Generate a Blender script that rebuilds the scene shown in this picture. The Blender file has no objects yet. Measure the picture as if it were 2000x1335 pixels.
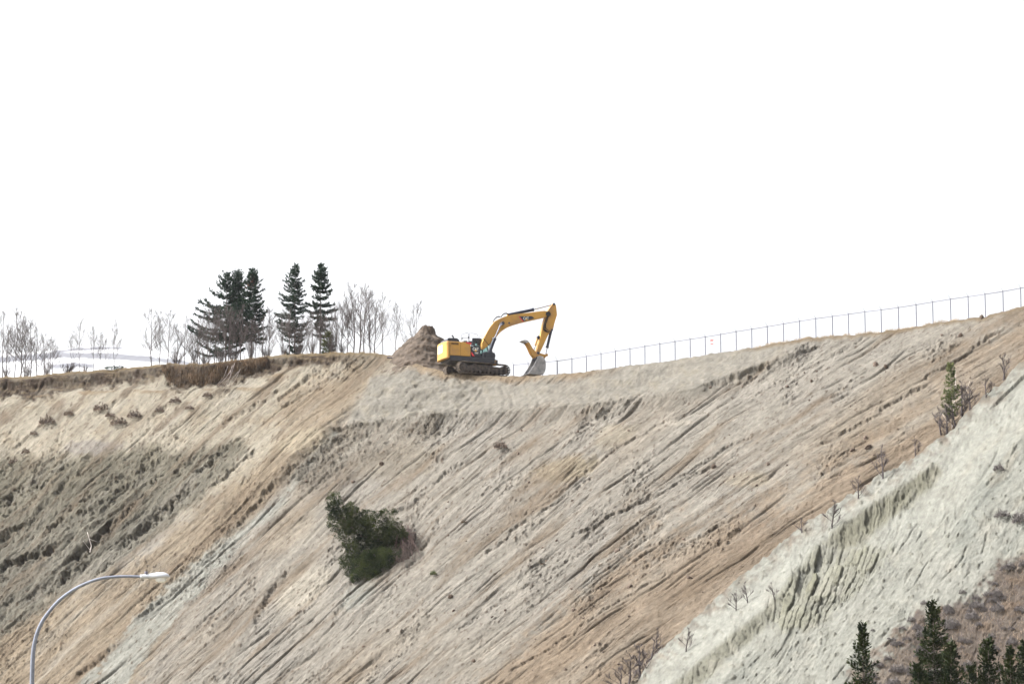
import bpy, bmesh, math, random
import numpy as np
from mathutils import Vector, Matrix

# ------------------------------------------------------------------ camera, sky, sun, exposure
SC = bpy.context.scene
COL = SC.collection
W, H, F = 2000.0, 1335.0, 5556.0
CAMZ = 1.7
HORIZON = 1670.0
TH = math.atan((HORIZON - H / 2) / F)
cam_d = bpy.data.cameras.new('camera')
cam_d.sensor_width = 36.0
cam_d.lens = 36.0 * F / W
cam_d.clip_start = 1.0
cam_d.clip_end = 20000
cam = bpy.data.objects.new('camera', cam_d)
cam.location = (0, 0, CAMZ)
cam.rotation_euler = (math.pi / 2 + TH, 0, 0)
COL.objects.link(cam)
SC.camera = cam

SUN_EL, SUN_ROT = math.radians(47), math.radians(-84)
world = bpy.data.worlds.new('World')
SC.world = world
world.use_nodes = True
wn = world.node_tree
sky = wn.nodes.new('ShaderNodeTexSky')
sky.sky_type = 'NISHITA'
sky.sun_disc = False
sky.sun_elevation = SUN_EL
sky.sun_rotation = SUN_ROT
sky.air_density = 1.0
sky.dust_density = 8.0
sky.ozone_density = 1.0
hs = wn.nodes.new('ShaderNodeHueSaturation')
hs.inputs['Saturation'].default_value = 0.12
wn.links.new(sky.outputs[0], hs.inputs['Color'])
bg = wn.nodes['Background']
bg.inputs['Strength'].default_value = 0.15
wn.links.new(hs.outputs[0], bg.inputs['Color'])

sun_l = bpy.data.lights.new('sun', 'SUN')
sun_l.energy = 2.4
sun_l.angle = math.radians(3.0)
sun_l.color = (1.0, 0.975, 0.94)
sun = bpy.data.objects.new('sun', sun_l)
sd = Vector((math.sin(SUN_ROT) * math.cos(SUN_EL), math.cos(SUN_ROT) * math.cos(SUN_EL), math.sin(SUN_EL)))
sun.rotation_euler = sd.to_track_quat('Z', 'Y').to_euler()
sun.location = (-60, 0, 120)
COL.objects.link(sun)

SC.view_settings.view_transform = 'Standard'
SC.view_settings.look = 'None'
SC.view_settings.gamma = 1
SC.view_settings.exposure = 1.56
SC.cycles.max_bounces = 6
SC.cycles.transparent_max_bounces = 16

# ------------------------------------------------------------------ helpers
R = math.radians
def ray(px, py):
    """direction through a photo pixel, scaled to one metre of ground distance along +Y"""
    px = np.asarray(px, float); py = np.asarray(py, float)
    cx = (px - W / 2) / F; cy = (H / 2 - py) / F
    y = math.cos(TH) - cy * math.sin(TH)
    z = math.sin(TH) + cy * math.cos(TH)
    return cx / y, z / y
def at(px, py, D):
    rx, rz = ray(px, py)
    return Vector((float(rx) * D, D, CAMZ + float(rz) * D))
def lin(c):
    c = np.asarray(c, float) / 255.0
    return np.where(c <= 0.04045, c / 12.92, ((c + 0.055) / 1.055) ** 2.4)

def _hash(ix, iy, seed):
    h = (ix.astype(np.int64) * 374761393 + iy.astype(np.int64) * 668265263 + seed * 1442695041) & 0xFFFFFFFF
    h = ((h ^ (h >> 13)) * 1274126177) & 0xFFFFFFFF
    h = ((h ^ (h >> 16)) * 2246822519) & 0xFFFFFFFF
    return (h ^ (h >> 15)) & 0xFFFFFFFF
_GR = np.array([[math.cos(a), math.sin(a)] for a in np.linspace(0, 2 * math.pi, 16, endpoint=False)], dtype=np.float32)
def pn(x, y, seed=0):
    x0 = np.floor(x); y0 = np.floor(y)
    fx = (x - x0).astype(np.float32); fy = (y - y0).astype(np.float32)
    ix = x0.astype(np.int64); iy = y0.astype(np.int64)
    def g(dx, dy):
        k = _hash(ix + dx, iy + dy, seed) & 15
        v = _GR[k]
        return v[..., 0] * (fx - dx) + v[..., 1] * (fy - dy)
    u = fx * fx * fx * (fx * (fx * 6 - 15) + 10); v = fy * fy * fy * (fy * (fy * 6 - 15) + 10)
    a = g(0, 0); b = g(1, 0); c = g(0, 1); d = g(1, 1)
    return ((a + (b - a) * u) * (1 - v) + (c + (d - c) * u) * v) * 1.5
def fbm(x, y, o=4, seed=0, gain=0.5, lac=2.03):
    s = 0; a = 1.0; t = 0
    for i in range(o):
        s = s + a * pn(x, y, seed + i * 17); t += a
        x = x * lac + 13.7; y = y * lac + 7.3; a *= gain
    return s / t
def ridged(x, y, o=4, seed=0, gain=0.55, lac=2.03):
    s = 0; a = 1.0; t = 0
    for i in range(o):
        s = s + a * (1 - np.abs(pn(x, y, seed + i * 17)) * 1.6); t += a
        x = x * lac + 13.7; y = y * lac + 7.3; a *= gain
    return s / t
def sst(e0, e1, x):
    t = np.clip((x - e0) / (e1 - e0), 0, 1)
    return t * t * (3 - 2 * t)
def seg_dist(px, py, pts):
    """distance to a polyline, and the side (positive = right of travel in photo axes)"""
    best = np.full(px.shape, 1e9); side = np.zeros(px.shape)
    for (ax, ay), (bx, by) in zip(pts[:-1], pts[1:]):
        dx, dy = bx - ax, by - ay
        L2 = dx * dx + dy * dy
        t = np.clip(((px - ax) * dx + (py - ay) * dy) / L2, 0, 1)
        d = np.hypot(px - ax - t * dx, py - ay - t * dy)
        m = d < best
        best = np.where(m, d, best)
        side = np.where(m, np.sign(dx * (py - ay) - dy * (px - ax)), side)
    return best, side
def poly_sd(px, py, pts):
    """signed distance to a polygon, positive inside"""
    d, _ = seg_dist(px, py, list(pts) + [pts[0]])
    ins = np.zeros(px.shape, bool)
    n = len(pts)
    for i in range(n):
        (ax, ay), (bx, by) = pts[i], pts[(i + 1) % n]
        if ay == by: continue
        c = ((ay > py) != (by > py)) & (px < (bx - ax) * (py - ay) / (by - ay) + ax)
        ins ^= c
    return np.where(ins, d, -d)

def tag(o, label=None, cat=None, group=None, kind=None):
    if label: o['label'] = label
    if cat: o['category'] = cat
    if group: o['group'] = group
    if kind: o['kind'] = kind
    return o
def empty(name, loc, rz=0.0):
    o = bpy.data.objects.new(name, None)
    o.empty_display_size = 0.3
    o.location = loc; o.rotation_euler = (0, 0, rz)
    COL.objects.link(o)
    return o
def link(name, me, mat, parent=None, loc=None):
    o = bpy.data.objects.new(name, me)
    if mat is not None and not me.materials: me.materials.append(mat)
    COL.objects.link(o)
    if parent is not None: o.parent = parent
    if loc is not None: o.location = loc
    return o
def copy_tree(o, parent=None):
    c = o.copy(); COL.objects.link(c)
    if parent is not None: c.parent = parent
    for ch in o.children: copy_tree(ch, c)
    return c
def np_mesh(name, V, Fc, smooth=False):
    """mesh from an (n,3) array and an (m,k) array of equal-size faces"""
    me = bpy.data.meshes.new(name)
    V = np.ascontiguousarray(V, dtype=np.float32); Fc = np.ascontiguousarray(Fc, dtype=np.int32)
    k = Fc.shape[1]
    me.vertices.add(len(V)); me.vertices.foreach_set('co', V.ravel())
    me.loops.add(Fc.size); me.loops.foreach_set('vertex_index', Fc.ravel())
    me.polygons.add(len(Fc))
    me.polygons.foreach_set('loop_start', np.arange(0, Fc.size, k, dtype=np.int32))
    if smooth: me.polygons.foreach_set('use_smooth', np.ones(len(Fc), dtype=bool))
    me.update(calc_edges=True)
    return me

class MB:
    """collects simple solids into one mesh"""
    def __init__(s): s.v = []; s.f = []
    def add(s, v, f):
        b = len(s.v); s.v += [tuple(p) for p in v]; s.f += [tuple(i + b for i in q) for q in f]
    def tube(s, pts, rad, n=6, cap=True):
        pts = [Vector(p) for p in pts]
        if not hasattr(rad, '__len__'): rad = [rad] * len(pts)
        V = []; Fc = []; up = None
        for i, p in enumerate(pts):
            t = (pts[min(i + 1, len(pts) - 1)] - pts[max(i - 1, 0)])
            if t.length < 1e-9: t = Vector((0, 0, 1))
            t.normalize()
            if up is None:
                up = Vector((0, 0, 1)) if abs(t.z) < 0.9 else Vector((1, 0, 0))
            a = t.cross(up)
            if a.length < 1e-6: a = t.cross(Vector((0.3, 1, 0.2)))
            a.normalize(); b = a.cross(t); up = b
            for k in range(n):
                w = 2 * math.pi * k / n
                V.append(p + a * (rad[i] * math.cos(w)) + b * (rad[i] * math.sin(w)))
        for i in range(len(pts) - 1):
            for k in range(n):
                k2 = (k + 1) % n
                Fc.append((i * n + k, i * n + k2, (i + 1) * n + k2, (i + 1) * n + k))
        if cap:
            Fc.append(tuple(reversed(range(n)))); Fc.append(tuple(range((len(pts) - 1) * n, len(pts) * n)))
        s.add(V, Fc)
    def box(s, lo, hi):
        (a, b, c), (d, e, f) = lo, hi
        s.add([(a, b, c), (d, b, c), (d, e, c), (a, e, c), (a, b, f), (d, b, f), (d, e, f), (a, e, f)],
              [(3, 2, 1, 0), (4, 5, 6, 7), (0, 1, 5, 4), (1, 2, 6, 5), (2, 3, 7, 6), (3, 0, 4, 7)])
    def prism(s, prof, y0, y1):
        """profile of (x, z) pairs carried from y0 to y1"""
        n = len(prof)
        V = [(x, y0, z) for x, z in prof] + [(x, y1, z) for x, z in prof]
        Fc = [tuple(range(n)), tuple(reversed(range(n, 2 * n)))]
        for i in range(n):
            j = (i + 1) % n
            Fc.append((j, i, n + i, n + j))
        s.add(V, Fc)
    def plan(s, prof, z0, z1):
        n = len(prof)
        V = [(x, y, z0) for x, y in prof] + [(x, y, z1) for x, y in prof]
        Fc = [tuple(reversed(range(n))), tuple(range(n, 2 * n))]
        for i in range(n):
            j = (i + 1) % n
            Fc.append((i, j, n + j, n + i))
        s.add(V, Fc)
    def mesh(s, name, smooth=False, bevel=0.0):
        me = bpy.data.meshes.new(name)
        me.from_pydata(s.v, [], s.f)
        bm = bmesh.new(); bm.from_mesh(me)
        bmesh.ops.recalc_face_normals(bm, faces=bm.faces)
        if bevel > 0:
            ed = [e for e in bm.edges if len(e.link_faces) == 2 and e.calc_face_angle(0) > 0.6]
            bmesh.ops.bevel(bm, geom=ed, offset=bevel, segments=2, affect='EDGES', profile=0.5, clamp_overlap=True)
        bm.to_mesh(me); bm.free()
        if smooth: me.polygons.foreach_set('use_smooth', np.ones(len(me.polygons), dtype=bool))
        me.update()
        return me
    def build(s, name, mat, parent=None, smooth=False, bevel=0.0):
        return link(name, s.mesh(name, smooth, bevel), mat, parent)

# ------------------------------------------------------------------ materials
def nmat(name):
    m = bpy.data.materials.new(name); m.use_nodes = True
    nt = m.node_tree
    return m, nt, nt.nodes['Principled BSDF']
def mottled(name, c1, c2, scale=4.0, rough=0.7, metal=0.0, detail=4.0, bump=0.0, spec=0.3, c3=None):
    """two colours mixed by noise, in object space"""
    m, nt, b = nmat(name)
    tc = nt.nodes.new('ShaderNodeTexCoord')
    n = nt.nodes.new('ShaderNodeTexNoise'); n.inputs['Scale'].default_value = scale; n.inputs['Detail'].default_value = detail
    nt.links.new(tc.outputs['Object'], n.inputs['Vector'])
    r = nt.nodes.new('ShaderNodeValToRGB')
    r.color_ramp.elements[0].position = 0.32; r.color_ramp.elements[1].position = 0.68
    r.color_ramp.elements[0].color = (*c1, 1); r.color_ramp.elements[1].color = (*c2, 1)
    if c3:
        e = r.color_ramp.elements.new(0.5); e.color = (*c3, 1)
    nt.links.new(n.outputs['Fac'], r.inputs['Fac']); nt.links.new(r.outputs['Color'], b.inputs['Base Color'])
    b.inputs['Roughness'].default_value = rough; b.inputs['Metallic'].default_value = metal
    b.inputs['Specular IOR Level'].default_value = spec
    if bump:
        bp = nt.nodes.new('ShaderNodeBump'); bp.inputs['Strength'].default_value = bump; bp.inputs['Distance'].default_value = 0.05
        nt.links.new(n.outputs['Fac'], bp.inputs['Height']); nt.links.new(bp.outputs['Normal'], b.inputs['Normal'])
    return m
def leafy(name, c1, c2, scale=1.2, trans=0.25):
    m, nt, b = nmat(name)
    geo = nt.nodes.new('ShaderNodeTexCoord')
    n = nt.nodes.new('ShaderNodeTexNoise'); n.inputs['Scale'].default_value = scale; n.inputs['Detail'].default_value = 5
    nt.links.new(geo.outputs['Object'], n.inputs['Vector'])
    r = nt.nodes.new('ShaderNodeValToRGB')
    r.color_ramp.elements[0].position = 0.35; r.color_ramp.elements[1].position = 0.65
    r.color_ramp.elements[0].color = (*c1, 1); r.color_ramp.elements[1].color = (*c2, 1)
    nt.links.new(n.outputs['Fac'], r.inputs['Fac'])
    nt.links.new(r.outputs['Color'], b.inputs['Base Color'])
    b.inputs['Roughness'].default_value = 0.75; b.inputs['Specular IOR Level'].default_value = 0.15
    tr = nt.nodes.new('ShaderNodeBsdfTranslucent'); nt.links.new(r.outputs['Color'], tr.inputs['Color'])
    mx = nt.nodes.new('ShaderNodeMixShader'); mx.inputs[0].default_value = trans
    out = nt.nodes['Material Output']
    nt.links.new(b.outputs[0], mx.inputs[1]); nt.links.new(tr.outputs[0], mx.inputs[2]); nt.links.new(mx.outputs[0], out.inputs['Surface'])
    return m
def soil_mat(name, across=9.0, along=1.6, bump=0.55, fine=26.0):
    """earth: colour from the 'soil' attribute of the strata, streaked and grained by noise along the fall of the slope"""
    m, nt, b = nmat(name)
    a = nt.nodes.new('ShaderNodeAttribute'); a.attribute_name = 'soil'
    fl = nt.nodes.new('ShaderNodeAttribute'); fl.attribute_name = 'fall'
    ro = nt.nodes.new('ShaderNodeAttribute'); ro.attribute_name = 'rough'
    mp = nt.nodes.new('ShaderNodeMapping'); mp.inputs['Scale'].default_value = (across, along, 1)
    nt.links.new(fl.outputs['Vector'], mp.inputs['Vector'])
    n1 = nt.nodes.new('ShaderNodeTexNoise'); n1.inputs['Scale'].default_value = 1.0; n1.inputs['Detail'].default_value = 6; n1.inputs['Roughness'].default_value = 0.62
    nt.links.new(mp.outputs[0], n1.inputs['Vector'])
    tc = nt.nodes.new('ShaderNodeTexCoord')
    n2 = nt.nodes.new('ShaderNodeTexNoise'); n2.inputs['Scale'].default_value = fine * 0.12; n2.inputs['Detail'].default_value = 8; n2.inputs['Roughness'].default_value = 0.65
    nt.links.new(tc.outputs['Object'], n2.inputs['Vector'])
    def mr(node, lo, hi, a0=0.3, a1=0.7):
        q = nt.nodes.new('ShaderNodeMapRange'); q.inputs['From Min'].default_value = a0; q.inputs['From Max'].default_value = a1
        q.inputs['To Min'].default_value = lo; q.inputs['To Max'].default_value = hi
        nt.links.new(node.outputs['Fac'], q.inputs['Value']); return q
    q1 = mr(n1, 0.84, 1.14); q2 = mr(n2, 0.86, 1.13)
    mu = nt.nodes.new('ShaderNodeMath'); mu.operation = 'MULTIPLY'
    nt.links.new(q1.outputs[0], mu.inputs[0]); nt.links.new(q2.outputs[0], mu.inputs[1])
    vm = nt.nodes.new('ShaderNodeVectorMath'); vm.operation = 'SCALE'
    nt.links.new(a.outputs['Color'], vm.inputs[0]); nt.links.new(mu.outputs[0], vm.inputs['Scale'])
    nt.links.new(vm.outputs[0], b.inputs['Base Color'])
    b.inputs['Roughness'].default_value = 0.95; b.inputs['Specular IOR Level'].default_value = 0.05
    ad = nt.nodes.new('ShaderNodeMath'); ad.operation = 'ADD'
    nt.links.new(n1.outputs['Fac'], ad.inputs[0]); nt.links.new(n2.outputs['Fac'], ad.inputs[1])
    bp = nt.nodes.new('ShaderNodeBump'); bp.inputs['Distance'].default_value = 0.35
    ms = nt.nodes.new('ShaderNodeMath'); ms.operation = 'MULTIPLY'; ms.inputs[1].default_value = bump
    nt.links.new(ro.outputs['Fac'], ms.inputs[0]); nt.links.new(ms.outputs[0], bp.inputs['Strength'])
    nt.links.new(ad.outputs[0], bp.inputs['Height']); nt.links.new(bp.outputs['Normal'], b.inputs['Normal'])
    return m

M = {}
M['soil'] = soil_mat('soil')
M['clay'] = soil_mat('pale clay', across=5.0, along=2.5, bump=0.5)
M['yellow'] = mottled('yellow machine paint', (0.33, 0.19, 0.085), (0.50, 0.285, 0.072), 0.9, 0.6, spec=0.2, detail=9, c3=(0.45, 0.258, 0.068))
M['black'] = mottled('black machine paint', (0.012, 0.013, 0.02), (0.022, 0.024, 0.034), 3.0, 0.35, spec=0.5)
M['cyl'] = mottled('blue black cylinder paint', (0.012, 0.014, 0.03), (0.02, 0.024, 0.045), 3.0, 0.3, spec=0.5)
M['rubber'] = mottled('black hose rubber', (0.012, 0.012, 0.014), (0.03, 0.03, 0.032), 5.0, 0.6)
M['chrome'] = mottled('chromed rod', (0.30, 0.30, 0.34), (0.40, 0.40, 0.44), 3.0, 0.25, 0.9)
M['track'] = mottled('dusty track steel', (0.03, 0.026, 0.03), (0.11, 0.09, 0.075), 3.5, 0.75, 0.2, bump=0.3)
M['shoe'] = mottled('worn track shoes', (0.05, 0.042, 0.04), (0.24, 0.20, 0.165), 2.2, 0.7, 0.15, bump=0.2)
M['bucket'] = mottled('worn bucket steel', (0.20, 0.20, 0.21), (0.40, 0.39, 0.38), 2.0, 0.55, 0.3, bump=0.2)
M['white'] = mottled('white paint', (0.72, 0.72, 0.70), (0.82, 0.82, 0.80), 3.0, 0.5)
M['red'] = mottled('red paint', (0.55, 0.04, 0.05), (0.62, 0.06, 0.07), 3.0, 0.5)
M['decal_yellow'] = mottled('yellow decal film', (0.75, 0.40, 0.02), (0.8, 0.45, 0.03), 3.0, 0.5)
M['grille'] = mottled('dark grille', (0.10, 0.055, 0.02), (0.16, 0.09, 0.03), 9.0, 0.7)
M['seam'] = mottled('panel seam', (0.14, 0.08, 0.02), (0.2, 0.11, 0.03), 6.0, 0.7)
M['galv'] = mottled('galvanised steel', (0.12, 0.12, 0.165), (0.17, 0.17, 0.215), 3.0, 0.6, 0.2)
M['wire'] = mottled('galvanised wire', (0.32, 0.35, 0.38), (0.42, 0.45, 0.48), 3.0, 0.5, 0.3)
M['pole'] = mottled('grey lamp pole paint', (0.14, 0.155, 0.20), (0.18, 0.2, 0.25), 1.5, 0.6, 0.0, spec=0.2)
M['head'] = mottled('pale lamp housing', (0.34, 0.36, 0.40), (0.40, 0.42, 0.46), 2.0, 0.55, spec=0.2)
M['needle'] = leafy('dark spruce needles', (0.012, 0.024, 0.020), (0.036, 0.062, 0.040), 0.9, 0.15)
M['needle_g'] = leafy('green spruce needles', (0.008, 0.015, 0.008), (0.032, 0.042, 0.012), 1.3, 0.08)
M['needle_o'] = leafy('olive pine needles', (0.05, 0.07, 0.03), (0.12, 0.13, 0.05), 1.6, 0.25)
M['juniper'] = leafy('juniper foliage', (0.009, 0.018, 0.008), (0.058, 0.072, 0.018), 0.9, 0.15)
M['bark'] = mottled('grey brown bark', (0.06, 0.048, 0.04), (0.14, 0.115, 0.10), 4.0, 0.9)
M['twig'] = mottled('grey bare twigs', (0.055, 0.046, 0.046), (0.12, 0.10, 0.095), 2.0, 0.9)
M['twig_d'] = mottled('dark bare twigs', (0.05, 0.042, 0.045), (0.09, 0.075, 0.075), 2.0, 0.9)
M['twig_p'] = mottled('pale dead wood', (0.34, 0.30, 0.28), (0.50, 0.45, 0.42), 2.0, 0.9)
M['root'] = mottled('reddish brown roots', (0.022, 0.014, 0.012), (0.085, 0.052, 0.043), 3.0, 0.9)
M['cone'] = mottled('red brown cones', (0.09, 0.03, 0.025), (0.15, 0.05, 0.035), 3.0, 0.8)
M['dry'] = mottled('dry grass', (0.20, 0.13, 0.06), (0.42, 0.31, 0.18), 1.2, 0.9)
M['rootmat'] = mottled('brown root mat', (0.035, 0.025, 0.018), (0.13, 0.082, 0.045), 1.1, 0.95)
M['shade_soil'] = mottled('earth darkened for shade', (0.022, 0.016, 0.013), (0.055, 0.04, 0.032), 3.0, 0.95, bump=0.4)  # earth tone with the shade behind the torn roots put into it
M['rootpale'] = mottled('pale exposed root bark', (0.16, 0.13, 0.12), (0.30, 0.26, 0.24), 2.0, 0.9)
M['brush'] = mottled('purplish brown brush', (0.085, 0.065, 0.055), (0.20, 0.155, 0.125), 2.5, 0.95)
M['clod'] = mottled('dark soil clod', (0.06, 0.045, 0.036), (0.13, 0.096, 0.074), 3.0, 0.95, bump=0.4)
M['sage'] = leafy('grey scrub leaves', (0.10, 0.09, 0.09), (0.17, 0.155, 0.15), 1.5, 0.1)
def glass():
    m, nt, b = nmat('tinted cab glass')
    b.inputs['Base Color'].default_value = (0.75, 0.86, 0.86, 1); b.inputs['Roughness'].default_value = 0.03
    b.inputs['Transmission Weight'].default_value = 0.0
    t = nt.nodes.new('ShaderNodeBsdfTransparent'); t.inputs[0].default_value = (0.72, 0.82, 0.80, 1)
    mx = nt.nodes.new('ShaderNodeMixShader'); lw = nt.nodes.new('ShaderNodeFresnel')
    nt.links.new(lw.outputs[0], mx.inputs[0])
    g = nt.nodes.new('ShaderNodeBsdfGlossy'); g.inputs['Roughness'].default_value = 0.03
    nt.links.new(t.outputs[0], mx.inputs[1]); nt.links.new(g.outputs[0], mx.inputs[2])
    nt.links.new(mx.outputs[0], nt.nodes['Material Output'].inputs['Surface'])
    return m
M['glass'] = glass()
# ------------------------------------------------------------------ the hillside
EXC = dict(px=931.0, D=266.0)
PHI, STEEP = R(28), math.tan(R(40))
P0 = at(930, 730, 264.0)
def plane_D(px, py):
    rx, rz = ray(px, py)
    k = STEEP * (math.sin(PHI) * rx + math.cos(PHI)) - rz
    c = CAMZ - P0.z + STEEP * (math.sin(PHI) * P0.x + math.cos(PHI) * P0.y)
    return c / k
PN = (Vector((-math.sin(PHI) * STEEP, -math.cos(PHI) * STEEP, 1)).normalized() + Vector((0, -0.9, 0))).normalized()

CREST = np.array([(-900, 770), (-300, 748), (0, 738), (60, 735), (130, 728), (230, 721), (300, 714), (330, 711), (400, 712), (450, 705), (520, 697),
    (560, 693), (620, 690), (700, 688), (740, 690), (770, 695), (800, 706), (830, 716), (870, 725), (900, 730), (940, 733), (1000, 735),
    (1040, 734), (1080, 731), (1110, 729), (1150, 725), (1180, 721), (1220, 715), (1260, 711), (1300, 706), (1350, 697), (1400, 690),
    (1440, 684), (1480, 678), (1500, 673), (1560, 663), (1600, 659), (1660, 654), (1720, 648), (1770, 642), (1810, 634), (1840, 628),
    (1880, 624), (1925, 618), (1955, 610), (1980, 603), (2000, 598), (2150, 562), (2900, 480)], float)
_cx = np.arange(-1000, 3000, 2.0)
_cy = np.interp(_cx, CREST[:, 0], CREST[:, 1])
_k = np.hanning(15); _k /= _k.sum()
_cys = np.convolve(np.pad(_cy, 7, 'edge'), _k, 'valid')
_cys = _cys + 2.2 * pn(_cx / 23.0, _cx * 0, 3) + 1.3 * pn(_cx / 8.0, _cx * 0, 5) * np.where((_cx > 850) & (_cx < 1010), 0.3, 1)
def crest_y(px): return np.interp(px, _cx, _cys)

# streak lines: psi is constant along the fall of the slope as it is seen
_ax = np.arange(-1000, 3000, 5.0)
_ang = np.radians(np.interp(_ax, [-300, 300, 700, 1100, 1500, 2000], [43, 42, 41, 38, 33, 28]))
_G = np.cumsum(np.tan(_ang)) * 5.0
def psi(px, py): return py + np.interp(px, _ax, _G)

def paint(col, mask, c):
    m = np.clip(mask, 0, 1)[..., None]
    return col * (1 - m) + lin(c) * m
def zone(px, py, pts, nz, edge=8.0, amp=12.0):
    return sst(-edge, edge, poly_sd(px, py, pts) + nz * amp)

ALB = 0.22   # photographed brightness -> base colour

def grid_cols(lo, hi, step, lo2, hi2):
    inner = np.arange(lo, hi, step)
    left = lo - np.cumsum(np.geomspace(step, 60, 26)); left = left[left > lo2][::-1]
    right = hi + np.cumsum(np.geomspace(step, 60, 26)); right = right[right < hi2]
    return np.concatenate([left, inner, right])

def make_face(name, cols, crest, bottom, rows, Dfn, Hfn, backs, back_z, mat, nrm, hk=0.55):
    """one sheet of ground: face rows from below the picture to the crest, then rows running back over the top"""
    nc = len(cols)
    v = np.linspace(0, 1, rows)[:, None]
    cy = crest(cols)[None, :]
    PX = np.repeat(cols[None, :], rows, 0)
    PY = bottom + (cy - bottom) * v
    D = Dfn(PX, PY)
    h, soil, rough, fall = Hfn(PX, PY, D)
    rx, rz = ray(PX, PY)
    X = rx * D; Y = D.copy(); Z = CAMZ + rz * D
    nx, ny, nz = nrm
    fade = sst(0.0, 1.0, np.clip((PY - cy) / 14.0, 0, 1)) * 0.85 + 0.15
    h = h * fade * hk
    X = X + nx * h; Y = Y + ny * h; Z = Z + nz * h
    # skirt under the lowest row
    Xs = [X[0:1]]; Ys = [Y[0:1] - 8]; Zs = [np.full((1, nc), -3.0)]
    # back rows
    bx = []; by = []; bz = []
    rxc, rzc = ray(cols, crest(cols))
    for dlt in backs:
        xx = X[-1] + rxc * dlt; yy = Y[-1] + dlt
        zz = Z[-1] + back_z(cols, dlt) + 0.05 * min(dlt, 3) * pn(xx * 0.7, yy * 0.7, 41)
        bx.append(xx); by.append(yy); bz.append(zz)
    XX = np.vstack([Xs[0], X, np.array(bx)]); YY = np.vstack([Ys[0], Y, np.array(by)]); ZZ = np.vstack([Zs[0], Z, np.array(bz)])
    nr = XX.shape[0]
    V = np.stack([XX, YY, ZZ], -1).reshape(-1, 3)
    i = np.arange(nr - 1)[:, None] * nc + np.arange(nc - 1)[None, :]
    Fc = np.stack([i, i + 1, i + nc + 1, i + nc], -1).reshape(-1, 4)
    me = np_mesh(name, V, Fc, True)
    nb = len(backs)
    def ext(a, back=None):
        b = np.repeat(a[-1:] if back is None else back, nb, 0)
        return np.concatenate([a[0:1], a, b], 0)
    s = ext(soil).reshape(-1, 3)
    at_ = me.attributes.new('soil', 'FLOAT_COLOR', 'POINT')
    at_.data.foreach_set('color', np.concatenate([s, np.ones((len(s), 1))], 1).astype(np.float32).ravel())
    r_ = me.attributes.new('rough', 'FLOAT', 'POINT'); r_.data.foreach_set('value', ext(rough).astype(np.float32).ravel())
    f_ = me.attributes.new('fall', 'FLOAT_VECTOR', 'POINT')
    fv = ext(np.concatenate([fall, np.zeros(fall.shape[:2] + (1,))], -1)).reshape(-1, 3).copy()
    f_.data.foreach_set('vector', fv.astype(np.float32).ravel())
    o = link(name, me, mat)
    tag(o, kind='structure')
    def surf(px, py):
        c = float(np.clip(np.searchsorted(cols, px), 1, nc - 1)); c = int(c)
        t = (px - cols[c - 1]) / (cols[c] - cols[c - 1])
        cyv = float(crest(np.array([px]))[0])
        r = (py - bottom) / (cyv - bottom) * (rows - 1)
        r = min(max(r, 0), rows - 1.001); ri = int(r); u = r - ri
        def g(A): return ((A[ri, c - 1] * (1 - t) + A[ri, c] * t) * (1 - u) + (A[ri + 1, c - 1] * (1 - t) + A[ri + 1, c] * t) * u)
        return Vector((g(X), g(Y), g(Z)))
    return o, surf

# --- relief and strata of the main slope
OUTCROP = [(-400, 940), (0, 905), (60, 900), (130, 893), (230, 885), (330, 884), (400, 872), (470, 868), (500, 880), (470, 915), (420, 960),
           (370, 1000), (310, 1045), (240, 1095), (150, 1140), (60, 1195), (0, 1240), (-400, 1500)]
PAD = [(725, 742), (760, 730), (830, 735), (900, 742), (960, 748), (1040, 752), (1100, 742), (1170, 727), (1260, 712), (1400, 690), (1560, 672),
       (1540, 692), (1480, 718), (1430, 735), (1350, 764), (1260, 780), (1180, 790), (1080, 800), (990, 808), (880, 815), (790, 820), (720, 832), (680, 838), (690, 800), (712, 770)]
TAN = [(735, 740), (690, 700), (560, 770), (520, 850), (470, 915), (310, 1050), (150, 1145), (-100, 1290), (-300, 1700), (180, 1700), (330, 1180), (420, 1085), (560, 950), (640, 868), (690, 812)]
SEAM = [(655, 850), (600, 915), (540, 985), (470, 1045), (400, 1105), (330, 1180), (270, 1250), (215, 1335), (120, 1480)]
NOSE = [(735, 742), (705, 785), (672, 828), (620, 885), (540, 965), (430, 1065), (330, 1165), (250, 1255), (180, 1345)]
CLODS = [(640, 850), (690, 835), (760, 830), (845, 822), (850, 838), (790, 850), (760, 870), (720, 890), (680, 912), (640, 940), (580, 965), (555, 955), (590, 905)]
BROWN = [(2300, 560), (2000, 640), (1900, 690), (1800, 790), (1700, 850), (1600, 900), (1480, 970), (1380, 1010), (1250, 1110), (1080, 1220), (960, 1335), (860, 1460), (1300, 1700), (1800, 1400), (2300, 900)]
LIP = [(690, 835), (800, 820), (990, 808), (1080, 800), (1180, 790), (1260, 780), (1350, 764), (1430, 735), (1500, 713), (1560, 690)]
GULLY = [  # dark clefts of the outcrop: line, depth, width
    ([(312, 992), (290, 1008), (268, 1030), (240, 1052)], 1.7, 13), ([(200, 1030), (180, 1050), (150, 1078)], 1.8, 14), ([(110, 1060), (70, 1075), (20, 1092), (-60, 1125)], 1.6, 15),
    ([(30, 1030), (0, 1045), (-60, 1075)], 1.5, 14), ([(440, 880), (425, 900), (395, 915)], 1.1, 10), ([(490, 890), (450, 925), (430, 940)], 1.0, 9),
    ([(60, 935), (30, 960), (0, 975)], 1.1, 12), ([(370, 895), (350, 915)], 0.9, 9), ([(300, 905), (280, 915)], 0.8, 8), ([(240, 950), (190, 985), (110, 1020)], 0.9, 9),
    ([(360, 965), (320, 990)], 0.9, 8), ([(160, 1100), (110, 1130), (60, 1160)], 0.9, 10)]
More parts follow.
